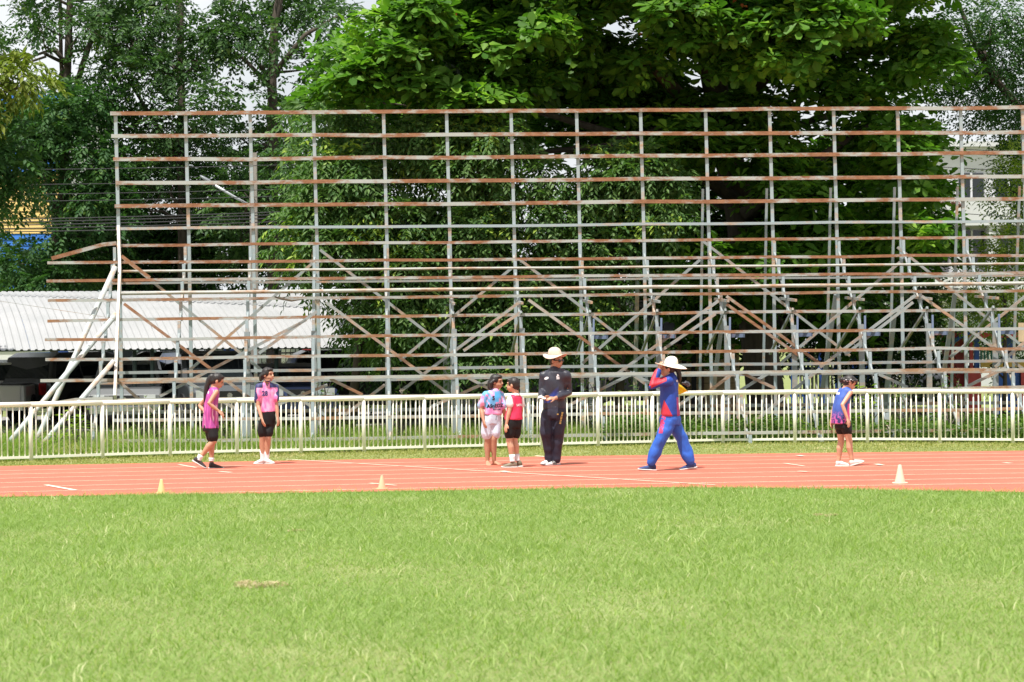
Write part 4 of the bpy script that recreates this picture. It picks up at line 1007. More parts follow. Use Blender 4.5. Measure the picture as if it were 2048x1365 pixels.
def wire(a, b_, sag, label, r_=.011):
    n_ = 14; q = [a.lerp(b_, i / n_) - Vector((0, 0, sag * 4 * (i / n_) * (1 - i / n_))) for i in range(n_ + 1)]
    o = MB().tube(q, r_, 5).build('power_line', m_wire); tag(o, label, 'cable', 'overhead power lines')
for i, (yl, yr) in enumerate(((331, 322), (361, 352), (381, 370), (395, 384), (434, 412), (440, 417), (446, 424), (452, 432), (458, 440))):
    wire(P(-400, yl + 8, 55), P(1000, yr - 8, 55), .12, 'overhead cable crossing behind the left of the grandstand, number %s from the top' % ('one two three four five six seven eight nine'.split()[i]), .010 if i < 4 else .013)
for i, (yl, yr) in enumerate(((205, 228), (285, 300), (292, 312), (322, 340), (400, 372), (408, 440), (425, 445), (440, 470), (500, 480))):
    wire(P(1700, yl, 70), P(2400, yr + 10, 66), .1, 'overhead cable crossing in front of the white building, number %s from the top' % ('one two three four five six seven eight nine'.split()[i]), .012)
m_ins = surf('brown_insulator', (.16, .07, .05), (.10, .04, .03), .25)
for j, (x0, y0, x1, y1) in enumerate(((1866, 404, 1885, 409), (1905, 407, 1924, 412))):
    it = empty('insulator_string', P(x0, y0, 69), '%s string of brown disc insulators on the cable before the white building' % ('left' if j == 0 else 'right'), 'insulator')
    for i in range(4):
        c_ = P(x0 + (x1 - x0) * i / 3, y0 + (y1 - y0) * i / 3, 69)
        MB().tube([c_ + Vector((-.05, 0, 0)), c_ + Vector((-.02, 0, 0)), c_ + Vector((.03, 0, 0)), c_ + Vector((.05, 0, 0))], [.03, .10, .09, .03], 10).build('disc', m_ins, it, True)
# ================================================================ people
from mathutils.bvhtree import BVHTree
ZV = Vector((0, 0, 1))
def remesh(mb, name, mat, parent, voxel, smooth=4, wr=0.0, wsc=(14, 14, 7), seed=1):
    """melt the collected shapes into one continuous skin"""
    off = WL[parent.name]
    me = me_from('tmp', [p - off for p in mb.v], mb.f, None)
    bm = bmesh.new(); bm.from_mesh(me); bmesh.ops.recalc_face_normals(bm, faces=bm.faces); bm.to_mesh(me); bm.free()
    o = bpy.data.objects.new('tmp', me); COL.objects.link(o)
    m = o.modifiers.new('r', 'REMESH'); m.mode = 'VOXEL'; m.voxel_size = voxel; m.use_smooth_shade = True
    s = o.modifiers.new('s', 'SMOOTH'); s.iterations = smooth; s.factor = .5
    dg = bpy.context.evaluated_depsgraph_get(); dg.update()
    out = bpy.data.meshes.new_from_object(o.evaluated_get(dg)); out.name = name
    bpy.data.objects.remove(o); bpy.data.meshes.remove(me)
    n = len(out.vertices); co = np.empty(n * 3, np.float32); out.vertices.foreach_get('co', co); co = co.reshape(-1, 3)
    if wr:
        no = np.empty(n * 3, np.float32); out.vertices.foreach_get('normal', no); no = no.reshape(-1, 3)
        r_ = np.random.default_rng(seed); d = np.zeros(n)
        for k in range(9):
            w = r_.normal(0, 1, 3) * np.array(wsc) * 1.6; d += np.sin(co @ w + r_.uniform(0, 6.3)) * (1.0 if k < 5 else .6)
        d = np.tanh(d / 2.2)
        co = co + no * (d * wr)[:, None]; out.vertices.foreach_set('co', co.astype(np.float32).ravel())
    out.polygons.foreach_set('use_smooth', np.ones(len(out.polygons), bool)); out.update()
    out.materials.clear(); out.materials.append(mat)
    return link(name, out, parent)
def skinmat(name, c):
    m, t, b = nodes(name); n = noise(t, coords(t), 9, 3)
    t.links.new(ramp(t, n, [(.35, c), (.65, tuple(x * .86 for x in c))]), b.inputs['Base Color'])
    b.inputs['Roughness'].default_value = .5; b.inputs['Subsurface Weight'].default_value = .08; b.inputs['Subsurface Radius'].default_value = (.02, .008, .004); return m
def cloth(name, c1, c2=None, rough=.75, bmp=.25, sc=16):
    m, t, b = nodes(name); v = coords(t); n = noise(t, v, 6, 3)
    t.links.new(ramp(t, n, [(.35, c1), (.68, c2 or tuple(x * .8 for x in c1))]), b.inputs['Base Color'])
    b.inputs['Roughness'].default_value = rough; b.inputs['Specular IOR Level'].default_value = .25; bump(t, b, noise(t, coords(t, (1.2, 1.2, .5)), sc, 2), bmp, .02); return m
def hairmat(name, c=(.012, .009, .008)):
    m, t, b = nodes(name); n = noise(t, coords(t, (6, 6, 1)), 22, 3)
    t.links.new(ramp(t, n, [(.4, c), (.7, tuple(x * 2.4 for x in c))]), b.inputs['Base Color']); b.inputs['Roughness'].default_value = .42; bump(t, b, n, .5, .01); return m
m_hair = hairmat('black_hair'); m_eye = surf('dark_eye', (.015, .01, .008), rough=.2); m_brow = surf('brow', (.02, .014, .012), rough=.8); m_lip = surf('lip', (.34, .12, .09), rough=.5)
m_sock = cloth('white_sock', (.78, .77, .77)); m_black = cloth('black_shorts_cloth', (.008, .008, .009), (.014, .014, .015), .6)
m_sole = surf('pale_sole', (.72, .71, .68), rough=.6)
sk_a = skinmat('tan_skin', (.50, .275, .175)); sk_b = skinmat('light_tan_skin', (.57, .335, .22)); sk_c = skinmat('brown_skin', (.47, .255, .16))
def unit(az, pitch=0): return Vector((math.cos(R(az)) * math.cos(R(pitch)), math.sin(R(az)) * math.cos(R(pitch)), math.sin(R(pitch))))
class Person:
    def __init__(s, o, sc, Y, az, label, skin, scale=1.0):
        s.o, s.sc, s.Y, s.az, s.skin, s.k = o, sc, Y, az, skin, scale
        s.f = unit(az); s.r = s.f.cross(ZV).normalized(); s.mb = MB()
        s.label = label
    def J(s, cx, cy, dy=0.0): return P(s.o[0] + cx / s.sc, s.o[1] + cy / s.sc, s.Y + dy)
    def base(s, cx):
        b = s.J(cx, 0); s.root = empty('person', (b.x, s.Y, 0), s.label, 'person', 'people on the track')
    def head(s, hc, neck, az, pitch=0, roll=0.0, k=1.0):
        s.hc = hc; s.hf = unit(az, pitch); s.hr = s.hf.cross(ZV).normalized(); s.hu = s.hr.cross(s.hf).normalized(); s.hk = k
        f, r, u = s.hf * k, s.hr * k, s.hu * k; m = s.mb
        m.ell(hc - f * .006 + u * .008, (r * .072, f * .088, u * .086)); m.ell(hc + f * .022 - u * .048, (r * .058, f * .062, u * .062))
        m.ell(hc + f * .046 - u * .092, (r * .032, f * .032, u * .024)); m.ell(hc + f * .060 - u * .055, (r * .042, f * .03, u * .03))
        m.limb([(hc + f * .080 + u * .002, .008 * k), (hc + f * .098 - u * .036, .0135 * k)], 8); m.ell(hc + f * .074 + u * .018, (r * .052, f * .014, u * .016))
        for q in (-1, 1): m.ell(hc + r * (.073 * q) - u * .022 - f * .006, (r * .013, f * .02, u * .032)); m.ell(hc + r * (.014 * q) + f * .088 - u * .04, (r * .011, f * .012, u * .010))
        m.ell(hc + f * .084 - u * .073, (r * .024, f * .012, u * .012))
        s.neck = neck; m.limb([(hc - f * .022 - u * .05, .05 * k), (neck, .05 * k), (neck - ZV * .06, .06 * k)], 12)
    def face(s, glasses=False):
        hc, f, r, u = s.hc, s.hf * s.hk, s.hr * s.hk, s.hu * s.hk
        for q in (-1, 1):
            if not glasses:
                MB().ell(hc + r * (.031 * q) + f * .079 - u * .012, (r * .012, f * .006, u * .005), 10, 6).build('eye', m_eye, s.root, True)
            MB().ell(hc + r * (.032 * q) + f * .082 + u * .010, (r * .018, f * .005, u * .003), 10, 6).build('eyebrow', m_brow, s.root, True)
        MB().ell(hc + f * .0935 - u * .073, (r * .022, f * .006, u * .0075), 10, 6).build('mouth', m_lip, s.root, True)
    def torso(s, secs, inset=.82):
        s.mb.loft([(p, s.r * (a * inset), s.f * (b * inset)) for p, a, b in secs], 16)
    def hand(s, wrist, tip, pn, curl=.4, thumb=1, sz=1.0):
        """palm, four unequal bent fingers and a thumb leaving the side of the palm"""
        d = (tip - wrist).normalized(); pn = (pn - d * pn.dot(d)).normalized(); ac = d.cross(pn).normalized(); m = s.mb; z = sz
        m.loft([(wrist - d * .01, ac * .022 * z, pn * .017 * z), (wrist + d * .03 * z, ac * .033 * z, pn * .016 * z), (wrist + d * .075 * z, ac * .036 * z, pn * .013 * z), (wrist + d * .088 * z, ac * .03 * z, pn * .008 * z)], 10)
        for i, (o_, L_) in enumerate(((-.028, .060), (-.0095, .072), (.0095, .067), (.027, .052))):
            a = wrist + d * (.078 * z) + ac * (o_ * z); c1 = curl * 1.0; d1 = (d + pn * c1 * .5).normalized(); d2 = (d + pn * c1 * 1.5).normalized()
            b = a + d1 * L_ * .5 * z; m.limb([(a, .0088 * z), (b, .0082 * z), (b + d2 * L_ * .5 * z, .0070 * z)], 7)
        a = wrist + d * .022 * z + ac * (.027 * thumb * z); t1 = (d * .75 + ac * (.62 * thumb) + pn * .35 * curl).normalized(); t2 = (d + ac * .15 * thumb + pn * .6 * curl).normalized()
        b = a + t1 * .036 * z; m.limb([(a, .012 * z), (b, .0102 * z), (b + t2 * .03 * z, .008 * z)], 7)
    def arm(s, sh, el, wr, r=(.040, .033, .022), bare=True):
        s.mb.limb([(sh, r[0]), (sh.lerp(el, .5), r[0] * .95), (el, r[1]), (el.lerp(wr, .35), r[1] * 1.02), (wr, r[2])], 10)
    def leg(s, hip, kn, an, r=(.072, .052, .032)):
        fw = s.f
        s.mb.limb([(hip, r[0]), (hip.lerp(kn, .55), r[0] * .88), (kn, r[1]), (kn.lerp(an, .32) - fw * .010, r[1] * 1.02), (kn.lerp(an, .7), r[2] * 1.15), (an, r[2])], 12)
    def barefoot(s, an, heel, toe):
        d = (toe - heel); L_ = d.length; d.normalize(); ac = d.cross(ZV).normalized(); m = s.mb
        m.limb([(an, .032), (heel + d * .04 + ZV * .03, .03)], 10)
        m.loft([(heel + ZV * .026, ac * .026, ZV * .025), (heel + d * L_ * .35 + ZV * .032, ac * .032, ZV * .032), (heel + d * L_ * .72 + ZV * .02, ac * .042, ZV * .02), (heel + d * L_ * .84 + ZV * .015, ac * .04, ZV * .014)], 12)
        for i in range(5):
            a = heel + d * L_ * .82 + ac * (-.032 + .016 * i) + ZV * .013; m.limb([(a, .011), (a + d * L_ * (.15 - .012 * abs(i - 1)), .0095)], 7)
    def done(s, voxel=.0075): s.body = remesh(s.mb, 'body', s.skin, s.root, voxel, 3)
    def shoe(s, heel, toe, an, upper, sole=m_sole, w=.043, mark=None):
        """upper, sole and collar of a trainer; heel and toe are the ends of the sole on its underside"""
        d = toe - heel; L_ = d.length; d.normalize(); ac = d.cross(ZV).normalized(); u = ac.cross(d).normalized()
        so = MB().loft([(heel - d * .004 + u * .014, ac * w * .62, u * .013), (heel + d * L_ * .12 + u * .013, ac * w * .82, u * .0135), (heel + d * L_ * .45 + u * .013, ac * w * .78, u * .013), (heel + d * L_ * .75 + u * .012, ac * w * 1.03, u * .0125), (heel + d * L_ * .94 + u * .015, ac * w * .8, u * .011), (heel + d * L_ + u * .019, ac * w * .35, u * .008)], 14)
        up = MB().loft([(heel + d * .004 + u * .05, ac * w * .55, u * .028), (heel + d * L_ * .12 + u * .05, ac * w * .74, u * .040), (heel + d * L_ * .36 + u * .048, ac * w * .74, u * .040), (heel + d * L_ * .55 + u * .040, ac * w * .86, u * .030), (heel + d * L_ * .78 + u * .031, ac * w * .95, u * .020), (heel + d * L_ * .95 + u * .026, ac * w * .66, u * .011)], 14)
        c = an.lerp(heel + d * L_ * .2 + u * .08, .5)
        up.limb([(heel + d * L_ * .2 + u * .05, .038), (c, .038)], 12)
        o = remesh(up, 'shoe', upper, s.root, .008, 3); so.build('sole', sole, o, True)
        if mark:
            for i in range(3):
                for q in (-1, 1):
                    a = heel + d * L_ * (.40 + .09 * i) + u * .078 + ac * (q * w * .62); b = heel + d * L_ * (.33 + .09 * i) + u * .028 + ac * (q * w * .93)
                    MB().bar([a, b], .014, .004, ac).build('stripe', mark, o)
    def sock(s, an, top, r0=.037, r1=.045): 
        MB().tube([an - (top - an) * .15, an, an.lerp(top, .5), top], [r0 + .006, r0, (r0 + r1) / 2 + .001, r1], 14).build('sock', m_sock, s.root, True)
    def garment(s, name, mat, secs=(), tubes=(), voxel=.011, wr=.004, seed=1, side=None, wsc=(14, 14, 7), smooth=4):
        mb = MB()
        if secs: mb.loft([(p, s.r * a, s.f * b) for p, a, b in secs], 18)
        for t_ in tubes:
            mb.limb(t_, 12)
            if secs and len(secs) > 4 and len(t_) > 2: mb.limb([(secs[0][0] - ZV * .055, .05), (secs[0][0].lerp(t_[0][0], .6) - ZV * .012, .052), (t_[0][0], t_[0][1] * .95)], 12)
        return remesh(mb, name, mat, s.root, voxel, smooth, wr, wsc, seed)
    def hair_cap(s, extra=(), back=.016, sz=1.0, fringe=True):
        hc, f, r, u = s.hc, s.hf * s.hk, s.hr * s.hk, s.hu * s.hk; mb = MB()
        mb.ell(hc - f * back + u * .016, (r * .083 * sz, f * .090 * sz, u * .090 * sz), 18, 12); mb.ell(hc - f * .045 - u * .022, (r * .072 * sz, f * .055, u * .07))
        if fringe: mb.ell(hc + f * .045 + u * .062, (r * .062, f * .042, u * .03))
        for e in extra: mb.limb(e, 10)
        return mb
    def text(s, body, size, c, right, up, mat, target, squash=1.0, name='lettering'):
        """flat print laid on the cloth"""
        cu = bpy.data.curves.new('txt', 'FONT'); cu.body = body; cu.size = size; cu.align_x = 'CENTER'; cu.align_y = 'CENTER'; cu.offset = size * .035
        ob = bpy.data.objects.new('txt', cu); COL.objects.link(ob); dg = bpy.context.evaluated_depsgraph_get(); dg.update()
        me = bpy.data.meshes.new_from_object(ob.evaluated_get(dg)); bpy.data.objects.remove(ob)
        bm = bmesh.new(); bm.from_mesh(me); bmesh.ops.subdivide_edges(bm, edges=[e for e in bm.edges if e.calc_length() > size * .18], cuts=1); bm.to_mesh(me); bm.free()
        right = right.normalized(); nrm_ = right.cross(up).normalized(); up = nrm_.cross(right)
        lay(s, me, c, right * squash, up, nrm_, mat, target, name)
def marks(s, c, right, up, w, h, n, mat, target, name='lettering'):
    """print too small to read: a row of little strokes"""
    r_ = random.Random(n * 7 + int(w * 1000)); x = -w / 2
    right = right.normalized(); nr = right.cross(up).normalized(); up = nr.cross(right)
    for i in range(n):
        a = w / n * r_.uniform(.55, .8)
        lay(s, poly_mesh([(x, -h / 2 * r_.uniform(.7, 1)), (x + a, -h / 2), (x + a, h / 2 * r_.uniform(.6, 1)), (x, h / 2)], 1), c, right, up, nr, mat, target, name); x += w / n
def lay(s, me, c, right, up, nrm_, mat, target, name):
    off = WL[s.root.name]; tm = target.data
    bv = BVHTree.FromPolygons([v.co + off for v in tm.vertices], [tuple(p.vertices) for p in tm.polygons])
    for v in me.vertices:
        p = c + right * v.co.x + up * v.co.y + nrm_ * .35
        h = bv.ray_cast(p, -nrm_)
        q = h[0] if h[0] is not None else p - nrm_ * .25
        v.co = q + nrm_ * .0045 - off
    me.materials.clear(); me.materials.append(mat); me.update()
    link(name, me, target)
def disc_mesh(rx, ry, n=18):
    bm = bmesh.new(); c = bm.verts.new((0, 0, 0)); vs = [bm.verts.new((rx * math.cos(2 * math.pi * i / n), ry * math.sin(2 * math.pi * i / n), 0)) for i in range(n)]
    for i in range(n): bm.faces.new((c, vs[i], vs[(i + 1) % n]))
    me = bpy.data.meshes.new('disc'); bm.to_mesh(me); bm.free(); return me
def poly_mesh(pts, sub=3):
    bm = bmesh.new(); vs = [bm.verts.new((x, y, 0)) for x, y in pts]; bm.faces.new(vs); bmesh.ops.triangulate(bm, faces=bm.faces)
    for _ in range(sub): bmesh.ops.subdivide_edges(bm, edges=bm.edges, cuts=1, use_grid_fill=True)
    bmesh.ops.triangulate(bm, faces=bm.faces); me = bpy.data.meshes.new('poly'); bm.to_mesh(me); bm.free(); return me
def hat(s, c, f, u, rad, h, brim, mat, mat2, wave=(0, 0), band=None):
    """soft brimmed hat: crown and waved brim"""
    r = f.cross(u).normalized(); n = 28; cr = MB()
    cr.loft([(c + u * (h * a), r * (rad * b), f * (rad * b * 1.12)) for a, b in ((-.12, 1.0), (.1, 1.0), (.38, .95), (.62, .86), (.80, .70), (.92, .48), (.99, .18))], n, 2.1)
    o = cr.build('hat_crown', mat, s.root, True)
    vs = []; fs = []; rows_ = 6
    for lay_ in (0, 1):
        for i in range(rows_):
            k = i / (rows_ - 1)
            for j in range(n):
                a = 2 * math.pi * j / n; rr = rad * .98 + brim * k
                dz = -brim * .22 * k + wave[0] * k * k * math.cos(a) + wave[1] * k * k * math.cos(2 * a + .3)
                vs.append(c + f * (rr * 1.06 * math.cos(a)) + r * (rr * math.sin(a)) + u * (dz - .006 * lay_))
    for lay_ in (0, 1):
        for i in range(rows_ - 1):
            for j in range(n):
                b = lay_ * rows_ * n + i * n; fs.append((b + j, b + (j + 1) % n, b + n + (j + 1) % n, b + n + j))
    e0 = (rows_ - 1) * n; e1 = rows_ * n + e0
    for j in range(n): fs.append((e0 + j, e0 + (j + 1) % n, e1 + (j + 1) % n, e1 + j))
    MB().add(vs, fs).build('hat_brim', mat2, s.root, True)
def xz_mask(t, expr):
    """expr(x, y, z sockets, math) -> socket"""
    c = t.nodes.new('ShaderNodeTexCoord'); sx = t.nodes.new('ShaderNodeSeparateXYZ'); t.links.new(c.outputs['Object'], sx.inputs[0])
    return expr(sx.outputs[0], sx.outputs[1], sx.outputs[2])
def gt(t, a, b, soft=.004):
    """soft step: 1 where a > b"""
    d = math_(t, 'DIVIDE', math_(t, 'SUBTRACT', a, b), soft); c = t.nodes.new('ShaderNodeClamp'); t.links.new(d, c.inputs[0]); return c.outputs[0]
def mul(t, *a):
    o = a[0]
    for b in a[1:]: o = math_(t, 'MULTIPLY', o, b)
    return o
def patterned(name, fn, rough=.6, bmp=.25):
    m, t, b = nodes(name); c = fn(t); t.links.new(c, b.inputs['Base Color']); b.inputs['Roughness'].default_value = rough
    bump(t, b, noise(t, coords(t, (1.2, 1.2, .5)), 14, 2), bmp, .02); return m

def lay2(s, me, c, right, up, nrm_, mat, target, name):
    """a second print over the first"""
    lay(s, me, c, right, up, nrm_, mat, target, name)
    for v in me.vertices: v.co += nrm_ * .002
# ---------------------------------------------------------------- ponytail girl (magenta sleeveless top)
A = Person((370, 720), 5.936, 34.45, 22, 'girl with long ponytail in magenta striped sleeveless top and black shorts, walking', sk_a)
J = A.J; A.base(300)
A.head(J(388, 240), J(345, 322), 8, -22, k=1.02)
secs = [(J(346, 316), .055, .05), (J(342, 348), .115, .075), (J(330, 420), .145, .10), (J(308, 560), .140, .10), (J(300, 700), .155, .112), (J(305, 818), .165, .12)]
A.torso(secs)
sc = J(345, 378); shR, shL = sc + A.r * .135, sc - A.r * .135
elR, wrR = J(284, 520, -.22), J(398, 606, -.20); elL, wrL = J(172, 550, .16), J(225, 600, .05)
A.arm(shR, elR, wrR, (.037, .031, .021)); A.arm(shL, elL, wrL, (.037, .031, .021))
A.hand(wrR, J(452, 655, -.2), Vector((-.5, .6, -.6)), .7, 1, .92); A.hand(wrL, J(280, 640, -.02), Vector((0, 0, -1)), .5, -1, .92)
hp = J(306, 735)
knR, anR, knL, anL = J(342, 968, -.09), J(172, 1165, -.09), J(322, 988, .07), J(314, 1195, .07)
A.leg(hp + A.r * .075, knR, anR, (.07, .050, .031)); A.leg(hp - A.r * .075, knL, anL, (.07, .050, .031))
A.mb.limb([(anR, .03), (J(150, 1225, -.09), .028)]); A.mb.limb([(anL, .03), (J(318, 1250, .07), .028)])
A.done(); A.face()
def fA(t):
    st = noise(t, coords(t, (9, 9, .8)), 3.2, 3); n2 = noise(t, coords(t, (4, 4, .5)), 4.5, 2)
    c = mixc(t, ramp(t, st, [(.42, 0.0), (.5, 1.0)]), (.55, .09, .36), (.34, .055, .27))
    c = mixc(t, ramp(t, n2, [(.60, 0.0), (.64, .9)]), c, (.72, .50, .66)); return c
shirtA = A.garment('top', patterned('magenta_striped_jersey', fA), secs, [[(sc + A.r * .10, .055), (sc + A.r * .13, .045)], [(sc - A.r * .10, .055), (sc - A.r * .13, .045)]], wr=.009, seed=3, wsc=(16, 16, 4))
A.garment('shorts', m_black, [(J(306, 690), .14, .105), (J(306, 800), .15, .12), (J(308, 850), .145, .115)], [[(hp + A.r * .075 - ZV * .08, .082), (J(334, 925, -.09), .080)], [(hp - A.r * .075 - ZV * .08, .082), (J(316, 930, .07), .078)]], wr=.003, seed=5)
pt = J(318, 195)
hb = A.hair_cap([[(pt, .042), (J(290, 230), .045), (J(262, 310), .042), (J(245, 400), .034), (J(232, 500), .012)]])
remesh(hb, 'hair', m_hair, A.root, .009, 3, .002, (30, 30, 8), 4)
m_dshoe = cloth('charcoal_mesh_shoe', (.035, .03, .03), (.06, .05, .05), .7)
A.sock(anR.lerp(J(150, 1225, -.09), .3), J(190, 1130, -.09)); A.sock(anL, J(314, 1162, .07))
A.shoe(J(84, 1205, -.09), J(252, 1300, -.09), J(160, 1190, -.09), m_dshoe); A.shoe(J(280, 1300, .07), J(466, 1299, .07), J(315, 1225, .07), m_dshoe)
m_wtxt = surf('white_print', (.80, .78, .80), rough=.6)
marks(A, J(290, 385), Vector((math.cos(R(-30)), math.sin(R(-30)), 0)), ZV, .11, .04, 3, m_wtxt, shirtA)

# ---------------------------------------------------------------- girl with number 28
B = Person((370, 720), 5.936, 35.6, -65, 'girl in pink jersey number 28 with navy sleeves and black shorts, standing', sk_a)
J = B.J; B.base(945)
B.head(J(985, 168), J(968, 262), -32, 2, k=1.02)
secs = [(J(970, 262), .05, .045), (J(972, 292), .10, .068), (J(978, 380), .130, .085), (J(985, 500), .122, .085), (J(986, 622), .132, .092)]
B.torso(secs)
sc = J(975, 322); shR, shL = sc + B.r * .135, sc - B.r * .135
elR, wrR = J(868, 545, -.09), J(912, 700, -.19); elL, wrL = J(1086, 530, .02), J(1100, 688, -.03)
B.arm(shR, elR, wrR, (.037, .031, .021)); B.arm(shL, elL, wrL, (.037, .031, .021))
B.hand(wrR, J(938, 775, -.23), Vector((.6, .3, 0)), .35, -1, .95); B.hand(wrL, J(1112, 765, -.06), Vector((-.6, .3, 0)), .5, 1, .95)
hp = J(980, 720)
knR, anR, knL, anL = J(920, 930, -.03), J(924, 1190, 0), J(986, 930, -.03), J(968, 1190, 0)
B.leg(hp + B.r * .06, knR, anR, (.064, .048, .031)); B.leg(hp - B.r * .06, knL, anL, (.064, .048, .031)); B.done(); B.face()
def fB(t):
    st = noise(t, coords(t, (3, 3, 1.2)), 5, 3)
    c = mixc(t, ramp(t, st, [(.42, 0.0), (.62, 1.0)]), (.74, .16, .42), (.80, .40, .60))
    def ex(x, y, z):
        w = math_(t, 'ADD', math_(t, 'ABSOLUTE', math_(t, 'SUBTRACT', x, .035)), math_(t, 'MULTIPLY', math_(t, 'SUBTRACT', noise(t, coords(t), 9, 2), .5), .10))
        hi = gt(t, z, .88); return mul(t, gt(t, w, .150), hi, gt(t, 1.5, z))
    c = mixc(t, xz_mask(t, ex), c, (.03, .035, .13))
    def ey(x, y, z): return mul(t, gt(t, z, 1.195), gt(t, math_(t, 'ABSOLUTE', math_(t, 'SUBTRACT', x, .03)), .05))
    c = mixc(t, xz_mask(t, ey), c, (.03, .035, .13)); return c
shirtB = B.garment('jersey', patterned('pink_navy_jersey', fB), secs, [[(shR, .055), (shR.lerp(elR, .45), .062), (J(862, 478, -.06), .062)], [(shL, .052), (shL.lerp(elL, .45), .055), (J(1080, 455, .01), .058)]], wr=.009, seed=8)
B.garment('shorts', m_black, [(J(990, 600), .115, .088), (J(985, 700), .125, .10), (J(978, 775), .125, .10)], [[(hp + B.r * .062 - ZV * .03, .078), (J(915, 876, -.03), .074)], [(hp - B.r * .062 - ZV * .03, .078), (J(990, 876, -.03), .072)]], wr=.006, seed=9)
hb = B.hair_cap([[(B.hc - B.hr * .0 - B.hf * .06, .06), (J(905, 205, .05), .048), (J(900, 238, .05), .03)], [(B.hc + B.hr * .07 - B.hf * .01, .028), (J(912, 190, -.02), .03), (J(915, 225, 0), .025)]])
remesh(hb, 'hair', m_hair, B.root, .009, 3, .002, (30, 30, 8), 6)
m_navyt = surf('navy_print', (.03, .04, .18), rough=.6)
B.text('28', .105, J(938, 400), Vector((.97, .24, 0)), ZV, m_navyt, shirtB, .85)
lay(B, poly_mesh([(-.052, .075), (.052, .075), (0, -.035)], 3), J(970, 290), Vector((.97, .24, 0)), ZV, Vector((.24, -.97, 0)), m_navyt, shirtB, 'collar_trim')
lay2(B, poly_mesh([(-.040, .078), (.040, .078), (0, -.018)], 3), J(970, 290), Vector((.97, .24, 0)), ZV, Vector((.24, -.97, 0)), sk_a, shirtB, 'open_neck')
B.sock(anR, J(922, 1062, 0), .036, .047); B.sock(anL, J(974, 1055, 0), .036, .047)
m_wshoe = cloth('white_shoe', (.74, .72, .70), (.62, .60, .58), .6)
B.shoe(J(950, 1240, .03), J(818, 1246, -.1), J(926, 1200), m_wshoe); B.shoe(J(945, 1240, .02), J(1060, 1243, -.1), J(966, 1200), m_wshoe)

# ---------------------------------------------------------------- barefoot girl in blue and pink
C = Person((940, 680), 5.055, 34.7, -62, 'barefoot girl in pink and sky blue jersey and white shorts', sk_c)
J = C.J; C.base(215)
C.head(J(268, 415), J(255, 497), -22, -4, k=1.03)
secs = [(J(256, 494), .05, .045), (J(248, 520), .105, .07), (J(240, 585), .140, .092), (J(232, 680), .138, .096), (J(230, 758), .142, .10)]
C.torso(secs)
sc = J(243, 552); shR, shL = sc + C.r * .135, sc - C.r * .130
elR, wrR = J(116, 700, -.04), J(136, 812, -.12); elL, wrL = J(338, 700, .05), J(362, 790, .12)
C.arm(shR, elR, wrR, (.042, .035, .023)); C.arm(shL, elL, wrL, (.042, .035, .023))
C.hand(wrR, J(150, 870, -.16), Vector((.6, .3, 0)), .45, -1, .95); C.hand(wrL, J(360, 850, .14), Vector((-.6, .3, 0)), .4, 1, .95)
hp = J(222, 800)
knR, anR, knL, anL = J(180, 1008, -.02), J(176, 1222, 0), J(240, 1006, -.02), J(243, 1220, .02)
C.leg(hp + C.r * .066, knR, anR, (.07, .051, .033)); C.leg(hp - C.r * .066, knL, anL, (.07, .051, .033))
C.barefoot(anR, J(172, 1262, .05) * 1, J(192, 1280, -.17)); C.barefoot(anL, J(236, 1266, .06), J(312, 1272, -.08)); C.done(); C.face()
def fC(t):
    n = noise(t, coords(t, (1, 1, .8)), 6.5, 2); n2 = noise(t, coords(t), 14, 2)
    c = mixc(t, ramp(t, n2, [(.4, 0.0), (.62, 1.0)]), (.72, .24, .52), (.82, .47, .68))
    c = mixc(t, ramp(t, n, [(.55, 0.0), (.60, 1.0)]), c, (.14, .42, .74))
    def ex(x, y, z): return gt(t, math_(t, 'ABSOLUTE', x), .175)
    c = mixc(t, mul(t, xz_mask(t, ex), ramp(t, n2, [(.38, 0.0), (.46, 1.0)])), c, (.36, .58, .82))
    def ey(x, y, z): return mul(t, gt(t, math_(t, 'SUBTRACT', .035, math_(t, 'ABSOLUTE', math_(t, 'SUBTRACT', x, .075))), 0), gt(t, math_(t, 'SUBTRACT', .07, math_(t, 'ABSOLUTE', math_(t, 'SUBTRACT', z, 1.035))), 0))
    c = mixc(t, xz_mask(t, ey), c, (.10, .45, .85)); return c
shirtC = C.garment('jersey', patterned('pink_sky_jersey', fC), secs, [[(shR, .055), (shR.lerp(elR, .5), .062), (J(116, 665, 0), .068)], [(shL, .053), (shL.lerp(elL, .5), .058), (J(334, 668, .04), .062)]], wr=.009, seed=12)
C.garment('shorts', cloth('white_lilac_shorts', (.60, .68, .80), (.53, .60, .72)), [(J(232, 740), .125, .092), (J(222, 800), .138, .105), (J(216, 850), .138, .105)], [[(hp + C.r * .068 - ZV * .03, .088), (J(170, 952, -.02), .092)], [(hp - C.r * .068 - ZV * .03, .088), (J(256, 950, 0), .088)]], wr=.007, seed=13, wsc=(18, 18, 4))
hb = C.hair_cap([[(C.hc - C.hf * .06, .062), (J(208, 445, .03), .054), (J(205, 482, .03), .045)], [(C.hc + C.hr * .07 - C.hf * .012, .032), (J(214, 440, -.06), .036), (J(216, 482, -.06), .028)]])
remesh(hb, 'hair', m_hair, C.root, .009, 3, .002, (30, 30, 8), 14)
m_ktxt = surf('black_print', (.02, .02, .03), rough=.6); rt = Vector((.97, .24, 0))
C.text('5', .085, J(222, 590), rt, ZV, m_ktxt, shirtC); C.text('ASnEDZ', .075, J(242, 668), rt + Vector((0, 0, .04)), ZV, m_ktxt, shirtC, 1.0)
marks(C, J(262, 703), rt + Vector((0, 0, -.06)), ZV, .13, .02, 7, m_ktxt, shirtC)
MB().bar([J(266, 770, -.135), J(262, 815, -.145)], .008, .004, C.f).build('drawstring', m_ktxt, C.root)

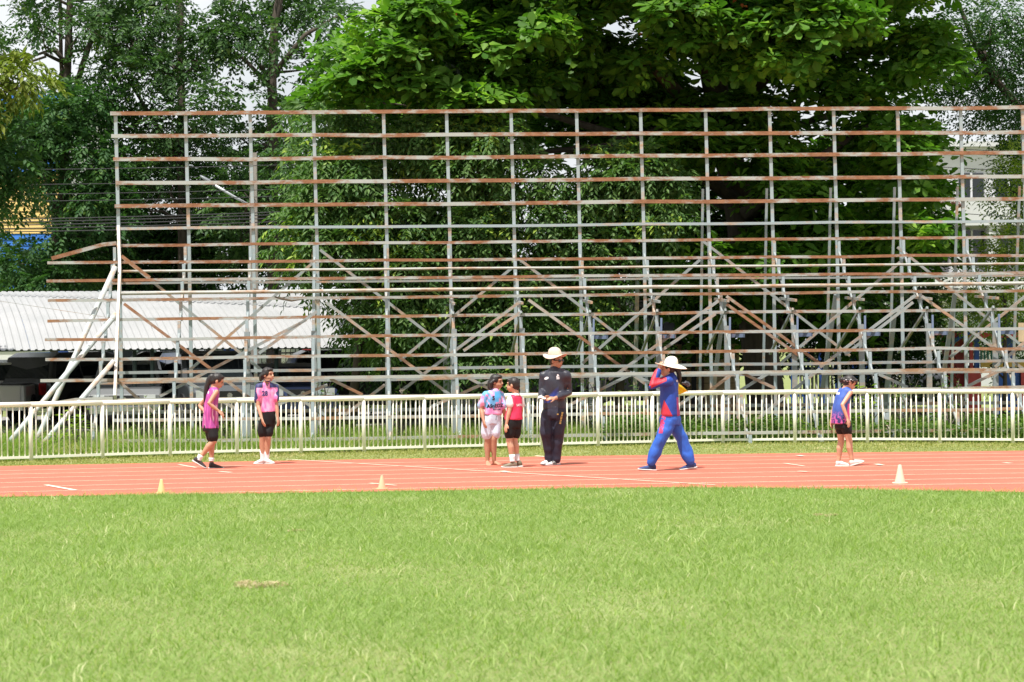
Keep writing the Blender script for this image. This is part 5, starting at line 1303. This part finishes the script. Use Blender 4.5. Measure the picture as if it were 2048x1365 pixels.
# ---------------------------------------------------------------- boy with the red bib
D = Person((940, 680), 5.055, 34.0, 138, 'boy in red bib over white tee and black shorts, seen from behind', sk_b)
J = D.J; D.base(430)
D.head(J(436, 448), J(462, 545), 160, 0, k=1.0)
secs = [(J(463, 552), .07, .05), (J(462, 578), .115, .075), (J(456, 650), .130, .098), (J(446, 730), .135, .108), (J(440, 805), .148, .120)]
D.torso(secs)
sc = J(460, 600); shR, shL = sc + D.r * .125, sc - D.r * .13
elL, wrL = J(402, 700, -.12), J(368, 850, -.13); elR, wrR = J(520, 705, .08), J(505, 800, .10)
D.arm(shR, elR, wrR, (.036, .031, .021)); D.arm(shL, elL, wrL, (.036, .031, .021))
D.hand(wrL, J(358, 920, -.15), Vector((.5, .5, 0)), .4, 1, .9); D.hand(wrR, J(480, 850, .12), Vector((-.5, -.5, 0)), .4, -1, .9)
hp = J(435, 838)
knL, anL, knR, anR = J(397, 1020, -.05), J(428, 1222, -.05), J(453, 1016, .05), J(478, 1215, .06)
D.leg(hp + D.r * .07, knR, anR, (.066, .047, .030)); D.leg(hp - D.r * .07, knL, anL, (.066, .047, .030)); D.done(); D.face()
vest = D.garment('bib', cloth('crimson_bib', (.70, .045, .12), (.62, .04, .10), .6), secs, [[(sc + D.r * .08, .055), (sc + D.r * .1, .05)], [(sc - D.r * .08, .055), (sc - D.r * .1, .05)]], wr=.010, seed=21)
D.garment('tee', cloth('white_tee', (.80, .79, .77)), [(J(466, 540), .06, .05), (J(464, 566), .085, .066)], [[(shL, .05), (shL.lerp(elL, .4), .054), (J(404, 655, -.11), .056)], [(shR, .05), (J(522, 660, .08), .05)]], wr=.003, seed=22)
D.garment('shorts', m_black, [(J(440, 790), .135, .105), (J(434, 850), .145, .115), (J(430, 890), .14, .11)], [[(hp - D.r * .07 - ZV * .04, .082), (J(396, 958, -.05), .080)], [(hp + D.r * .07 - ZV * .04, .082), (J(462, 955, .05), .078)]], wr=.003, seed=23)
hb = D.hair_cap([[(D.hc - D.hf * .06 - D.hu * .03, .055), (J(470, 490, .0), .05), (J(468, 515, 0), .03)]])
remesh(hb, 'hair', m_hair, D.root, .009, 3, .003, (30, 30, 8), 24)
D.text('SATUN', .046, J(478, 660), Vector((.80, .60, 0)), ZV, m_wtxt, vest, 1.0)
D.sock(anL, J(424, 1160, -.05)); D.sock(anR, J(472, 1155, .06))
m_olive = cloth('olive_trainer', (.16, .14, .09), (.30, .28, .22), .8)
D.shoe(J(474, 1296, -.03), J(316, 1297, -.09), J(432, 1240, -.05), m_olive); D.shoe(J(525, 1290, .04), J(440, 1290, .15), J(482, 1235, .06), m_olive)

# ---------------------------------------------------------------- man in navy
E = Person((940, 680), 5.055, 34.54, -98, 'man in navy tracksuit, cream bucket hat and sunglasses, holding a paper', sk_c)
J = E.J; E.base(830)
E.head(J(872, 205), J(845, 285), -38, 0, k=1.06)
secs = [(J(846, 268), .062, .058), (J(849, 298), .10, .075), (J(852, 335), .155, .10), (J(855, 400), .172, .115), (J(856, 520), .165, .118), (J(858, 700), .178, .128)]
E.torso(secs, .75)
sc = J(853, 358); shR, shL = sc + E.r * .175, sc - E.r * .18
elR, wrR = J(728, 525, .02), J(728, 588, -.2); elL, wrL = J(1003, 535, .02), J(858, 592, -.26)
E.arm(shR, elR, wrR, (.05, .042, .028)); E.arm(shL, elL, wrL, (.05, .042, .028))
E.hand(wrR, J(775, 590, -.30), Vector((.2, .5, .8)), .8, -1, 1.05); E.hand(wrL, J(775, 590, -.32), Vector((.1, .5, -.5)), .9, 1, 1.05)
hp = J(850, 715)
knR, anR, knL, anL = J(768, 960, -.05), J(802, 1205, .0), J(888, 960, -.03), J(880, 1212, -.02)
E.leg(hp + E.r * .09, knR, anR, (.08, .06, .04)); E.leg(hp - E.r * .09, knL, anL, (.08, .06, .04)); E.done(); E.face(True)
def fE(t):
    n = noise(t, coords(t), 7, 3)
    c = mixc(t, n, (.022, .022, .034), (.036, .036, .052))
    def ex(x, y, z):   # blue flash running up across the chest
        d = math_(t, 'SUBTRACT', math_(t, 'SUBTRACT', z, 1.06), math_(t, 'MULTIPLY', x, .95))
        w = math_(t, 'SUBTRACT', .075, math_(t, 'ABSOLUTE', d)); return mul(t, gt(t, w, 0, .05), gt(t, z, .95), gt(t, 1.26, z, .08), gt(t, .10, x, .08), gt(t, 0, y, .03))
    return mixc(t, xz_mask(t, ex), c, (.03, .06, .30))
jacket = E.garment('jacket', patterned('navy_tracksuit_top', fE, .42, .35), secs, [[(shR, .062), (shR.lerp(elR, .5), .064), (elR, .060), (elR.lerp(wrR, .85), .048)], [(shL, .064), (shL.lerp(elL, .5), .072), (elL, .066), (elL.lerp(wrL, .5), .062), (elL.lerp(wrL, .85), .052)], [(J(846, 292), .062), (J(846, 280), .060)]], voxel=.012, wr=.013, seed=31, wsc=(9, 9, 9))
m_navy = cloth('navy_track_pants', (.020, .020, .036), (.030, .030, .048), .5, .35, 10)
pants = E.garment('trousers', m_navy, [(J(856, 670), .160, .116), (J(852, 725), .186, .135), (J(848, 800), .175, .125)], [[(hp + E.r * .09 - ZV * .06, .108), (knR, .092), (knR.lerp(anR, .6), .075), (anR - ZV * .0, .062)], [(hp - E.r * .09 - ZV * .06, .108), (knL, .092), (knL.lerp(anL, .6), .078), (anL, .066)]], voxel=.012, wr=.010, seed=32, wsc=(8, 8, 10))
hb = E.hair_cap([], .022, .98, False); remesh(hb, 'hair', m_hair, E.root, .009, 3)
m_hatc = cloth('cream_hat_cloth', (.64, .53, .43), (.58, .47, .38), .8)
hat(E, J(858, 150), E.hf, (ZV + E.hf * .03 - Vector((.10, 0, 0))).normalized(), .095, .115, .080, m_hatc, m_hatc, (-.0, .032))
gl = MB(); hc, f, r, u = E.hc, E.hf, E.hr, E.hu
for q in (-1, 1): MB().ell(hc + r * (.036 * q) + f * .090 - u * .010, (r * .034, f * .012, u * .022), 14, 8).build('sunglass_lens', m_glass, E.root, True); gl.bar([hc + r * (.07 * q) + f * .082 - u * .006, hc + r * (.079 * q) - f * .01 - u * .004], .005, .012)
gl.bar([hc - r * .015 + f * .103 - u * .006, hc + r * .015 + f * .103 - u * .006], .006, .008); gl.build('sunglass_frame', m_trim, E.root)
front = Vector((1, 0, 0))
lay(E, disc_mesh(.034, .020), J(772, 388), (front + ZV * .25).normalized(), ZV, Vector((0, -1, 0)), m_wtxt, jacket, 'chest_badge')
for dx, dy, rx, ry in ((886, 357, .014, .014), (890, 366, .020, .006), (878, 372, .010, .012), (888, 380, .026, .008), (888, 393, .028, .008)): lay(E, disc_mesh(rx, ry, 12), J(dx, dy), front, ZV, Vector((0, -1, 0)), m_wtxt, jacket, 'chest_emblem')
m_gold = surf('gold_print', (.62, .46, .14), rough=.5)
lay(E, disc_mesh(.014, .012, 12), J(886, 750), front, ZV, Vector((0, -1, 0)), m_gold, pants, 'thigh_emblem')
marks(E, J(922, 785), (front * .22 - ZV * -1.0), (ZV * .22 - front), .19, .03, 8, m_gold, pants, 'thigh_lettering')
m_black3 = surf('black_stripe', (.02, .02, .02), rough=.6)
E.shoe(J(806, 1268, .06), J(722, 1268, -.14), J(800, 1225, .02), m_wshoe, surf('grey_sole', (.3, .3, .3)), .047); E.shoe(J(912, 1277, -.0), J(756, 1278, -.12), J(884, 1230, -.02), m_wshoe, bpy.data.materials['grey_sole'], .047, m_black3)
pa = J(745, 592, -.34)
pp = MB(); n_ = 6
for i in range(n_ + 1):
    x = (i / n_ - .5) * .12; z = .01 * math.sin(i * .9)
    pp.v += [pa + Vector((x - .03, -.02, z)), pa + Vector((x - .02, .1, z + .03)), pa + Vector((x - .03, -.02, z - .003)), pa + Vector((x - .02, .1, z + .027))]
for i in range(n_):
    a, b_ = i * 4, i * 4 + 4; pp.f += [(a, b_, b_ + 1, a + 1), (a + 3, b_ + 3, b_ + 2, a + 2), (a, a + 2, b_ + 2, b_), (a + 1, b_ + 1, b_ + 3, a + 3)]
pp.f += [(0, 1, 3, 2), (n_ * 4, n_ * 4 + 2, n_ * 4 + 3, n_ * 4 + 1)]
tag(pp.build('paper', surf('white_paper', (.82, .80, .76), rough=.8)), 'small folded white paper in the hands of the man in navy', 'paper')

# ---------------------------------------------------------------- woman in the blue tracksuit
Fw = Person((1250, 690), 5.053, 32.9, 170, 'woman in blue and red tracksuit striding with a hand to her wide hat', sk_b)
J = Fw.J; Fw.base(430)
Fw.head(J(430, 238), J(458, 300), 182, -2, k=1.03)
secs = [(J(460, 285), .058, .055), (J(458, 318), .125, .085), (J(450, 400), .165, .122), (J(448, 550), .165, .128), (J(452, 715), .172, .138)]
Fw.torso(secs, .75)
sc = J(455, 362); shL, shR = sc - Fw.r * .165, sc + Fw.r * .16
elL, wrL = J(275, 415, -.20), J(343, 262, -.09); elR, wrR = J(288, 378, .22), J(335, 262, .10)
Fw.arm(shL, elL, wrL, (.045, .038, .024)); Fw.arm(shR, elR, wrR, (.045, .038, .024))
Fw.hand(wrL, J(365, 165, -.07), Vector((.8, .3, -.2)), .45, 1, 1.0); Fw.hand(wrR, J(350, 165, .08), Vector((.8, -.3, -.2)), .45, -1, 1.0)
hp = J(456, 735)
knL, anL, knR, anR = J(358, 960, -.09), J(268, 1190, -.09), J(582, 955, .08), J(652, 1192, .09)
Fw.leg(hp - Fw.r * .085, knL, anL, (.08, .06, .037)); Fw.leg(hp + Fw.r * .085, knR, anR, (.08, .06, .037)); Fw.done(); Fw.face()
BLU, RED = (.008, .042, .29), (.48, .025, .05)
def fF(t):
    n = noise(t, coords(t), 7, 2); c = mixc(t, n, BLU, (.012, .06, .36))
    def ex(x, y, z):    # red wedge rising from the hem at the side
        k = math_(t, 'MULTIPLY', math_(t, 'SUBTRACT', 1.03, z), .38)
        return mul(t, gt(t, k, math_(t, 'ABSOLUTE', math_(t, 'ADD', math_(t, 'ADD', x, .062), math_(t, 'MULTIPLY', math_(t, 'SUBTRACT', z, 1.0), .12)))), gt(t, 1.03, z), gt(t, 0, math_(t, 'SUBTRACT', y, -.02)))
    c = mixc(t, xz_mask(t, ex), c, RED)
    def ey(x, y, z): return mul(t, math_(t, 'MAXIMUM', mul(t, gt(t, x, -.262), gt(t, -.03, x), gt(t, math_(t, 'SUBTRACT', z, math_(t, 'MULTIPLY', x, .443)), 1.306), gt(t, 1.345, z)), mul(t, gt(t, math_(t, 'ADD', -.212, math_(t, 'MULTIPLY', math_(t, 'SUBTRACT', z, 1.246), .26)), x), gt(t, z, 1.225))), gt(t, .2, x))
    c = mixc(t, xz_mask(t, ey), c, RED)
    def ez(x, y, z): return mul(t, gt(t, x, math_(t, 'ADD', .118, math_(t, 'MULTIPLY', math_(t, 'SUBTRACT', z, .75), -.02))), gt(t, 1.06, z))
    return mixc(t, xz_mask(t, ez), c, (.34, .035, .16))
jk = Fw.garment('jacket', patterned('blue_red_tracksuit_top', fF, .6, .7), secs, [[(shL, .07), (shL.lerp(elL, .5), .064), (elL, .06), (elL.lerp(wrL, .5), .055), (elL.lerp(wrL, .92), .045)], [(shR, .07), (shR.lerp(elR, .5), .064), (elR, .06), (elR.lerp(wrR, .92), .045)], [(J(462, 305), .062), (J(458, 278), .06)]], voxel=.012, wr=.014, seed=41, wsc=(9, 9, 9))
def fP(t):
    n = noise(t, coords(t), 7, 2); c = mixc(t, n, (.015, .095, .46), (.025, .12, .53))
    def ex(x, y, z): return mul(t, gt(t, .03, math_(t, 'ABSOLUTE', math_(t, 'ADD', math_(t, 'ADD', x, .085), math_(t, 'MULTIPLY', math_(t, 'SUBTRACT', .72, z), .22)))), gt(t, z, .545), gt(t, 0, y), gt(t, noise(t, coords(t, (1, 1, 2)), 18, 2), .42, .03))
    return mixc(t, xz_mask(t, ex), c, (.50, .04, .14))
Fw.garment('trousers', patterned('bright_blue_track_pants', fP, .6, .7), [(J(455, 680), .160, .125), (J(456, 745), .182, .150), (J(456, 810), .172, .140)], [[(hp - Fw.r * .085 - ZV * .05, .105), (knL, .093), (knL.lerp(anL, .6), .085), (anL + ZV * .015, .068)], [(hp + Fw.r * .085 - ZV * .05, .105), (knR, .093), (knR.lerp(anR, .6), .088), (anR + ZV * .01, .072)]], voxel=.012, wr=.013, seed=42, wsc=(8, 8, 11))
hb = Fw.hair_cap([[(J(505, 225), .035), (J(535, 255), .038), (J(548, 300), .036), (J(552, 345), .028), (J(545, 385), .01)]], .02, .97, False); remesh(hb, 'hair', m_hair, Fw.root, .009, 3, .002, (30, 30, 8), 44)
m_hatw = cloth('ivory_hat_cloth', (.84, .80, .66), (.80, .75, .60), .8)
hat(Fw, J(466, 198), Vector((-1, 0, 0)), Vector((.05, 0, 1)).normalized(), .090, .120, .130, m_hatw, m_hatw, (.045, .012))
rt = Vector((math.cos(R(50)), math.sin(R(50)), 0))
marks(Fw, J(522, 365), rt, ZV, .17, .035, 7, m_wtxt, jk); marks(Fw, J(532, 392), rt, ZV, .10, .026, 4, m_wtxt, jk)
m_navyshoe = cloth('navy_trainer', (.025, .035, .09), (.05, .09, .25), .6)
Fw.shoe(J(316, 1276, -.09), J(128, 1266, -.09), J(285, 1215, -.09), m_navyshoe); Fw.shoe(J(728, 1246, .09), J(545, 1272, .09), J(660, 1205, .09), m_navyshoe)
fl = empty('flag', J(480, 340, .3), 'yellow marshal flag on a thin stick held by the woman in blue', 'flag')
MB().tube([J(345, 215, .16), J(480, 335, .26), J(634, 473, .36)], .008, 8).build('stick', surf('flag_stick', (.42, .30, .05)), fl)
m_flag = cloth('yellow_flag_cloth', (.82, .66, .03), (.76, .58, .02), .7)
fm = MB(); q = [J(385, 250, .19), J(632, 470, .35), J(545, 503, .33), J(400, 335, .2)]; n_ = 10
def bil(a, b_): return q[0].lerp(q[1], a).lerp(q[3].lerp(q[2], a), b_)
for s_ in (0, 1):
    for i in range(n_ + 1):
        for j in range(n_ + 1): p = bil(i / n_, j / n_); p.y += .012 * math.sin(i * 1.3 + j * .5) + .004 * s_; fm.v.append(p)
M1 = (n_ + 1) ** 2
for i in range(n_):
    for j in range(n_):
        a = i * (n_ + 1) + j; fm.f += [(a, a + 1, a + n_ + 2, a + n_ + 1), (M1 + a + n_ + 1, M1 + a + n_ + 2, M1 + a + 1, M1 + a)]
for i in range(n_):
    for a, b_ in ((i, i + 1), (n_ * (n_ + 1) + i, n_ * (n_ + 1) + i + 1), (i * (n_ + 1), (i + 1) * (n_ + 1)), (i * (n_ + 1) + n_, (i + 1) * (n_ + 1) + n_)): fm.f.append((a, b_, M1 + b_, M1 + a))
fm.build('cloth', m_flag, fl, True)
bg = MB().ell(J(622, 395, .5), (Vector((.055, 0, -.02)), Vector((0, .05, 0)), Vector((.01, 0, .032))), 20, 14); bg.limb([(J(590, 385, .5), .018), (J(655, 412, .5), .012)])
tmp = empty('black_bag', J(622, 425, .5), 'crumpled black plastic bag hanging behind the shoulder of the woman in blue', 'bag')
remesh(bg, 'bag', surf('black_plastic', (.03, .03, .035), (.06, .06, .07), .3, 20), tmp, .006, 1, .010, (40, 40, 40), 9)

# ---------------------------------------------------------------- girl with the headscarf
H = Person((1630, 730), 5.46, 33.5, 24, 'girl in blue and pink sleeveless jersey with a flowered headband, looking down', sk_b)
J = H.J; H.base(320)
H.head(J(380, 188), J(338, 250), 8, -30, k=.99)
secs = [(J(333, 243), .05, .046), (J(326, 272), .105, .075), (J(308, 350), .130, .10), (J(280, 480), .135, .112), (J(270, 645), .150, .132)]
H.torso(secs)
sc = J(340, 298); shR, shL = sc + H.r * .125, sc - H.r * .125
elR, wrR = J(298, 438, -.22), J(355, 588, -.24); elL, wrL = J(205, 470, .16), J(178, 600, .12)
H.arm(shR, elR, wrR, (.034, .029, .020)); H.arm(shL, elL, wrL, (.034, .029, .020))
H.hand(wrR, J(378, 672, -.26), Vector((-.5, .5, 0)), .4, 1, .9); H.hand(wrL, J(175, 680, .1), Vector((.5, -.5, 0)), .4, -1, .9)
hp = J(305, 635)
knR, anR, knL, anL = J(374, 835, -.06), J(402, 1050, -.06), J(285, 840, .06), J(256, 1062, .06)
H.leg(hp + H.r * .07, knR, anR, (.066, .048, .030)); H.leg(hp - H.r * .07, knL, anL, (.066, .048, .030))
H.mb.limb([(anR, .029), (J(410, 1080, -.06), .027)]); H.mb.limb([(anL, .029), (J(262, 1090, .06), .027)])
H.done(); H.face()
def fH(t):
    n = noise(t, coords(t), 5, 2); n2 = noise(t, coords(t, (1, 1, 1)), 32, 3)
    c = mixc(t, ramp(t, n, [(.4, 0.0), (.65, 1.0)]), (.035, .08, .36), (.06, .13, .46))
    def lowz(x, y, z): return gt(t, .83, z, .14)
    lm = xz_mask(t, lowz); sp = ramp(t, n2, [(.47, 0.0), (.52, 1.0)])
    c = mixc(t, lm, c, mixc(t, sp, (.03, .02, .12), (.58, .10, .34)))
    def ex(x, y, z): return mul(t, gt(t, math_(t, 'ADD', x, math_(t, 'MULTIPLY', math_(t, 'SUBTRACT', z, .66), -.12)), .0), gt(t, .93, z))
    c = mixc(t, xz_mask(t, ex), c, (.74, .10, .36)); return c
sh = H.garment('jersey', patterned('blue_pink_jersey', fH), secs, [[(sc + H.r * .09, .05), (sc + H.r * .115, .042)], [(sc - H.r * .09, .05), (sc - H.r * .115, .042)]], wr=.009, seed=51, wsc=(14, 14, 5))
H.garment('shorts', m_black, [(J(300, 600), .125, .10), (J(308, 670), .138, .12), (J(312, 700), .135, .115)], [[(hp + H.r * .07 - ZV * .05, .078), (J(354, 728, -.06), .076)], [(hp - H.r * .07 - ZV * .05, .078), (J(280, 722, .06), .074)]], wr=.002, seed=52)
hb = H.hair_cap([[(J(318, 155), .03), (J(295, 160), .042), (J(290, 168), .04)]]); remesh(hb, 'hair', m_hair, H.root, .009, 3, .002, (30, 30, 8), 54)
def fS(t):
    v = t.nodes.new('ShaderNodeTexVoronoi'); v.inputs['Scale'].default_value = 26; t.links.new(coords(t), v.inputs['Vector'])
    return mixc(t, ramp(t, v.outputs['Distance'], [(.30, 1.0), (.38, 0.0)]), (.02, .018, .02), (.74, .68, .68))
hc, f, r, u = H.hc, H.hf, H.hr, H.hu
bd = MB().tube([hc - f * .012 + u * .02 + (f * math.cos(a) * .092 + r * math.sin(a) * .085) + u * (.045 * math.cos(a)) for a in [2 * math.pi * i / 24 for i in range(24)]] + [hc - f * .012 + u * .065 + f * .092], .021, 8, True)
bd.build('headband', patterned('flowered_headband', fS), H.root, True)
marks(H, J(258, 312), Vector((.80, -.6, 0)), ZV, .085, .035, 3, m_wtxt, sh)
H.shoe(J(224, 1113, .06), J(384, 1114, .06), J(258, 1075, .06), m_wshoe); H.shoe(J(388, 1112, -.06), J(540, 1064, -.06), J(404, 1070, -.06), m_wshoe)

# ---------------------------------------------------------------- cones
def fCone(t):
    c = t.nodes.new('ShaderNodeTexCoord'); n = noise(t, coords(t), 12, 4)
    return mixc(t, ramp(t, n, [(.4, 0.0), (.7, 1.0)]), (.70, .60, .44), (.60, .50, .38))
m_cone = patterned('faded_cream_cone', fCone, .6, .1)
def cone(px, py, h, label, tint=None):
    p = G(px, py); r_ = empty('marker_cone', p, label, 'cone', 'marker cones on the track edge')
    z0 = .012
    MB().tube([p + ZV * (z0 + .012), p + ZV * (z0 + .02), p + ZV * (h * .96), p + ZV * h], [h * .27, h * .265, h * .085, h * .07], 24).build('cone_body', tint or m_cone, r_, True)
    bevel(MB().tube([p + ZV * z0, p + ZV * (z0 + .014)], [h * .41, h * .40], 24).build('cone_base', tint or m_cone, r_), .004)
m_cone_y = surf('faded_yellow_cone', (.74, .56, .26), (.66, .48, .22), .6, 5)
m_cone_o = surf('faded_orange_cone', (.74, .48, .30), (.66, .42, .26), .6, 5)
cone(1800, 969, .25, 'faded cream cone standing on the track at the right')
cone(323, 989.5, .19, 'faded yellow cone at the left edge of the track', m_cone_y)
cone(764, 980.5, .185, 'small faded orange cone left of the middle at the grass edge', m_cone_o)
